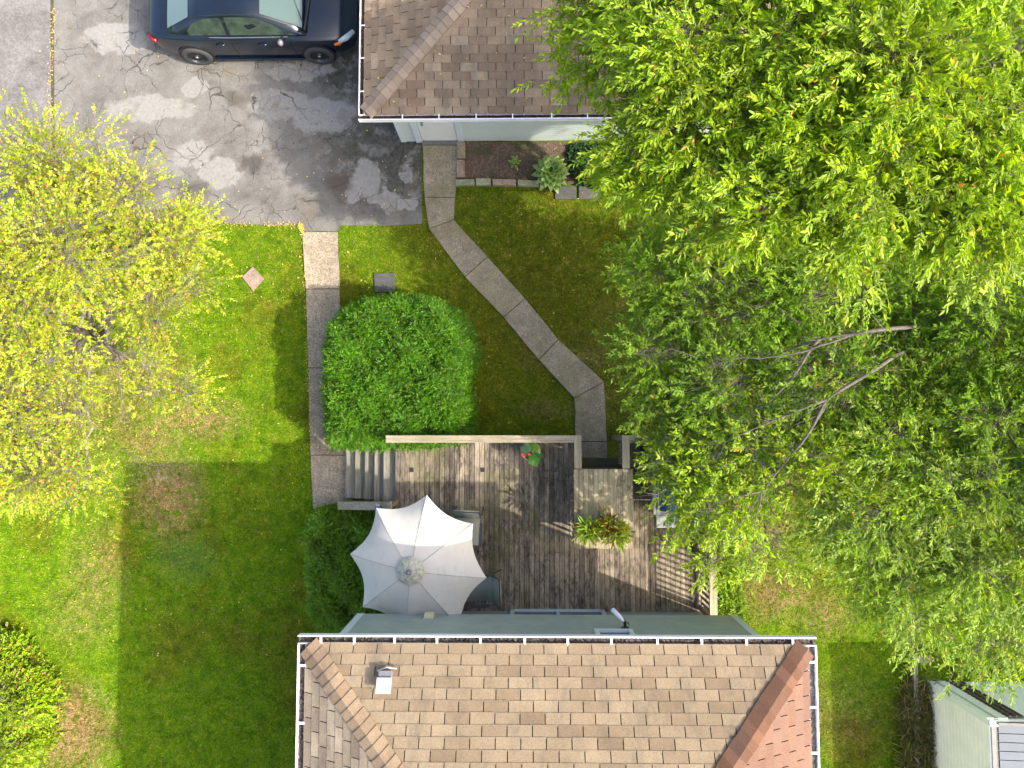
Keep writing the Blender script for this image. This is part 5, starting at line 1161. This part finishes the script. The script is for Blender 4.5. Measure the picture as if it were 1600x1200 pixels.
tree('yellow_green_tree', 'sunlit yellow green tree with bare grey twigs over the left lawn', 'tree', P2(190, 560), W(140, 520, 2.3),
     [L(80, 250, 3.8, 1.0, .6, .4), L(200, 320, 3.9, .9, .65, .4), L(250, 395, 3.7, .75, .6, .4), L(110, 380, 4.3, 1.1, .8, .45), L(20, 450, 4.3, 1.0, .9, .45), L(245, 480, 3.6, .7, .5, .4, .9), L(200, 560, 3.4, .9, .5, .4, .35), L(80, 560, 3.9, .9, .6, .45, .5), L(250, 610, 3.0, .75, .35, .3, .4), L(120, 650, 3.2, .9, .6, .4, .45), L(70, 730, 3.0, .85, .5, .4, .8),
      L(10, 640, 3.8, .7, .7, .45, .7), L(130, 765, 2.6, .55, .3, .3, .8), L(-80, 400, 4.2, 1, 1.2, .5), L(-80, 650, 4.0, .9, 1.1, .5), L(305, 445, 3.3, .35, .25, .2, .8), L(290, 360, 3.4, .3, .3, .2, .8)],
     M_LF_E, M_BARK, .049, .031, K=10, TL=.20, tw=44, dens=2.5, r0=.10, cr=.25, bare=.08, six=False,
     extra=[([(140, 520, 3.2), (185, 560, 3.6), (190, 640, 3.4), (192, 665, 3.2)], .02, .006), ([(140, 520, 3.2), (90, 590, 3.8), (60, 620, 3.7), (20, 640, 3.6)], .02, .005), ([(140, 520, 3.2), (80, 520, 3.9), (0, 530, 4.0)], .02, .007),
            ([(190, 700, 2.6), (230, 725, 2.5), (262, 727, 2.4), (292, 737, 2.4)], .008, .003), ([(205, 705, 2.6), (225, 735, 2.4), (236, 748, 2.4)], .005, .002), ([(245, 726, 2.5), (252, 742, 2.4)], .004, .002), ([(90, 590, 3.8), (100, 650, 3.4), (108, 700, 3.0)], .013, .004)])
# ------------------------------------------------------------------ fallen leaves
k = 1500; A = np.column_stack([rng.uniform(-11, 4, k), rng.uniform(-5, 9, k)])
okf = rng.random(k) < .6; okf &= ~((A[:, 0] > DX0-.6) & (A[:, 1] < DY1+.1)); A = A[okf]
zf = np.where(pip(A, [(p.x, p.y) for p in DRIVE]), .02, .05)
V, F = flat_leaves(A, .036, zf); j1 = np.column_stack([rng.normal(W(83, 50, 0).x, .035, 260), rng.uniform(W(83, 330, 0).y, 9.5, 260)])
V2, F2 = flat_leaves(j1, .035, np.full(260, .025)); k3 = 160; A3 = np.column_stack([rng.uniform(qx0+.2, qx0+5, k3), rng.uniform(qy+.1, qy+3.2, k3)])
z3 = GZ+np.minimum(A3[:, 1]-qy, A3[:, 0]-qx0)*gs+.03; V3, F3 = flat_leaves(A3, .04, z3)
k4 = 420; e_ = rng.uniform(0, 1, k4); ee = np.array([[W(a, b).x, W(a, b).y] for a, b in ((330, 350), (470, 352), (474, 365), (488, 700))]); si = rng.integers(0, 3, k4)
A4 = ee[si]+(ee[si+1]-ee[si])*e_[:, None]+rng.normal(0, .03, (k4, 2)); V4, F4 = flat_leaves(A4, .03, np.full(k4, .05))
VV = np.concatenate([V, V2, V3, V4]); FF = np.concatenate([F, F2+len(V), F3+len(V)+len(V2), F4+len(V)+len(V2)+len(V3)])
o = link('fallen_leaves', fastmesh('fallen_leaves', VV, FF), M_FALL); tag(o, 'scattered small yellow and brown fallen leaves', 'fallen leaves', kind='stuff')
# dirt line between road and driveway
jp = [W(79, -90, 0), W(84, -90, 0), W(87, 352, 0), W(82, 352, 0)]
MB().add([(p.x, p.y, .017) for p in jp], [(3, 2, 1, 0)]).build('paving_joint', M_SOIL, kind='structure')
print('tris', sum(len(o.data.loops)-2*len(o.data.polygons) for o in SC.objects if o.type == 'MESH'))
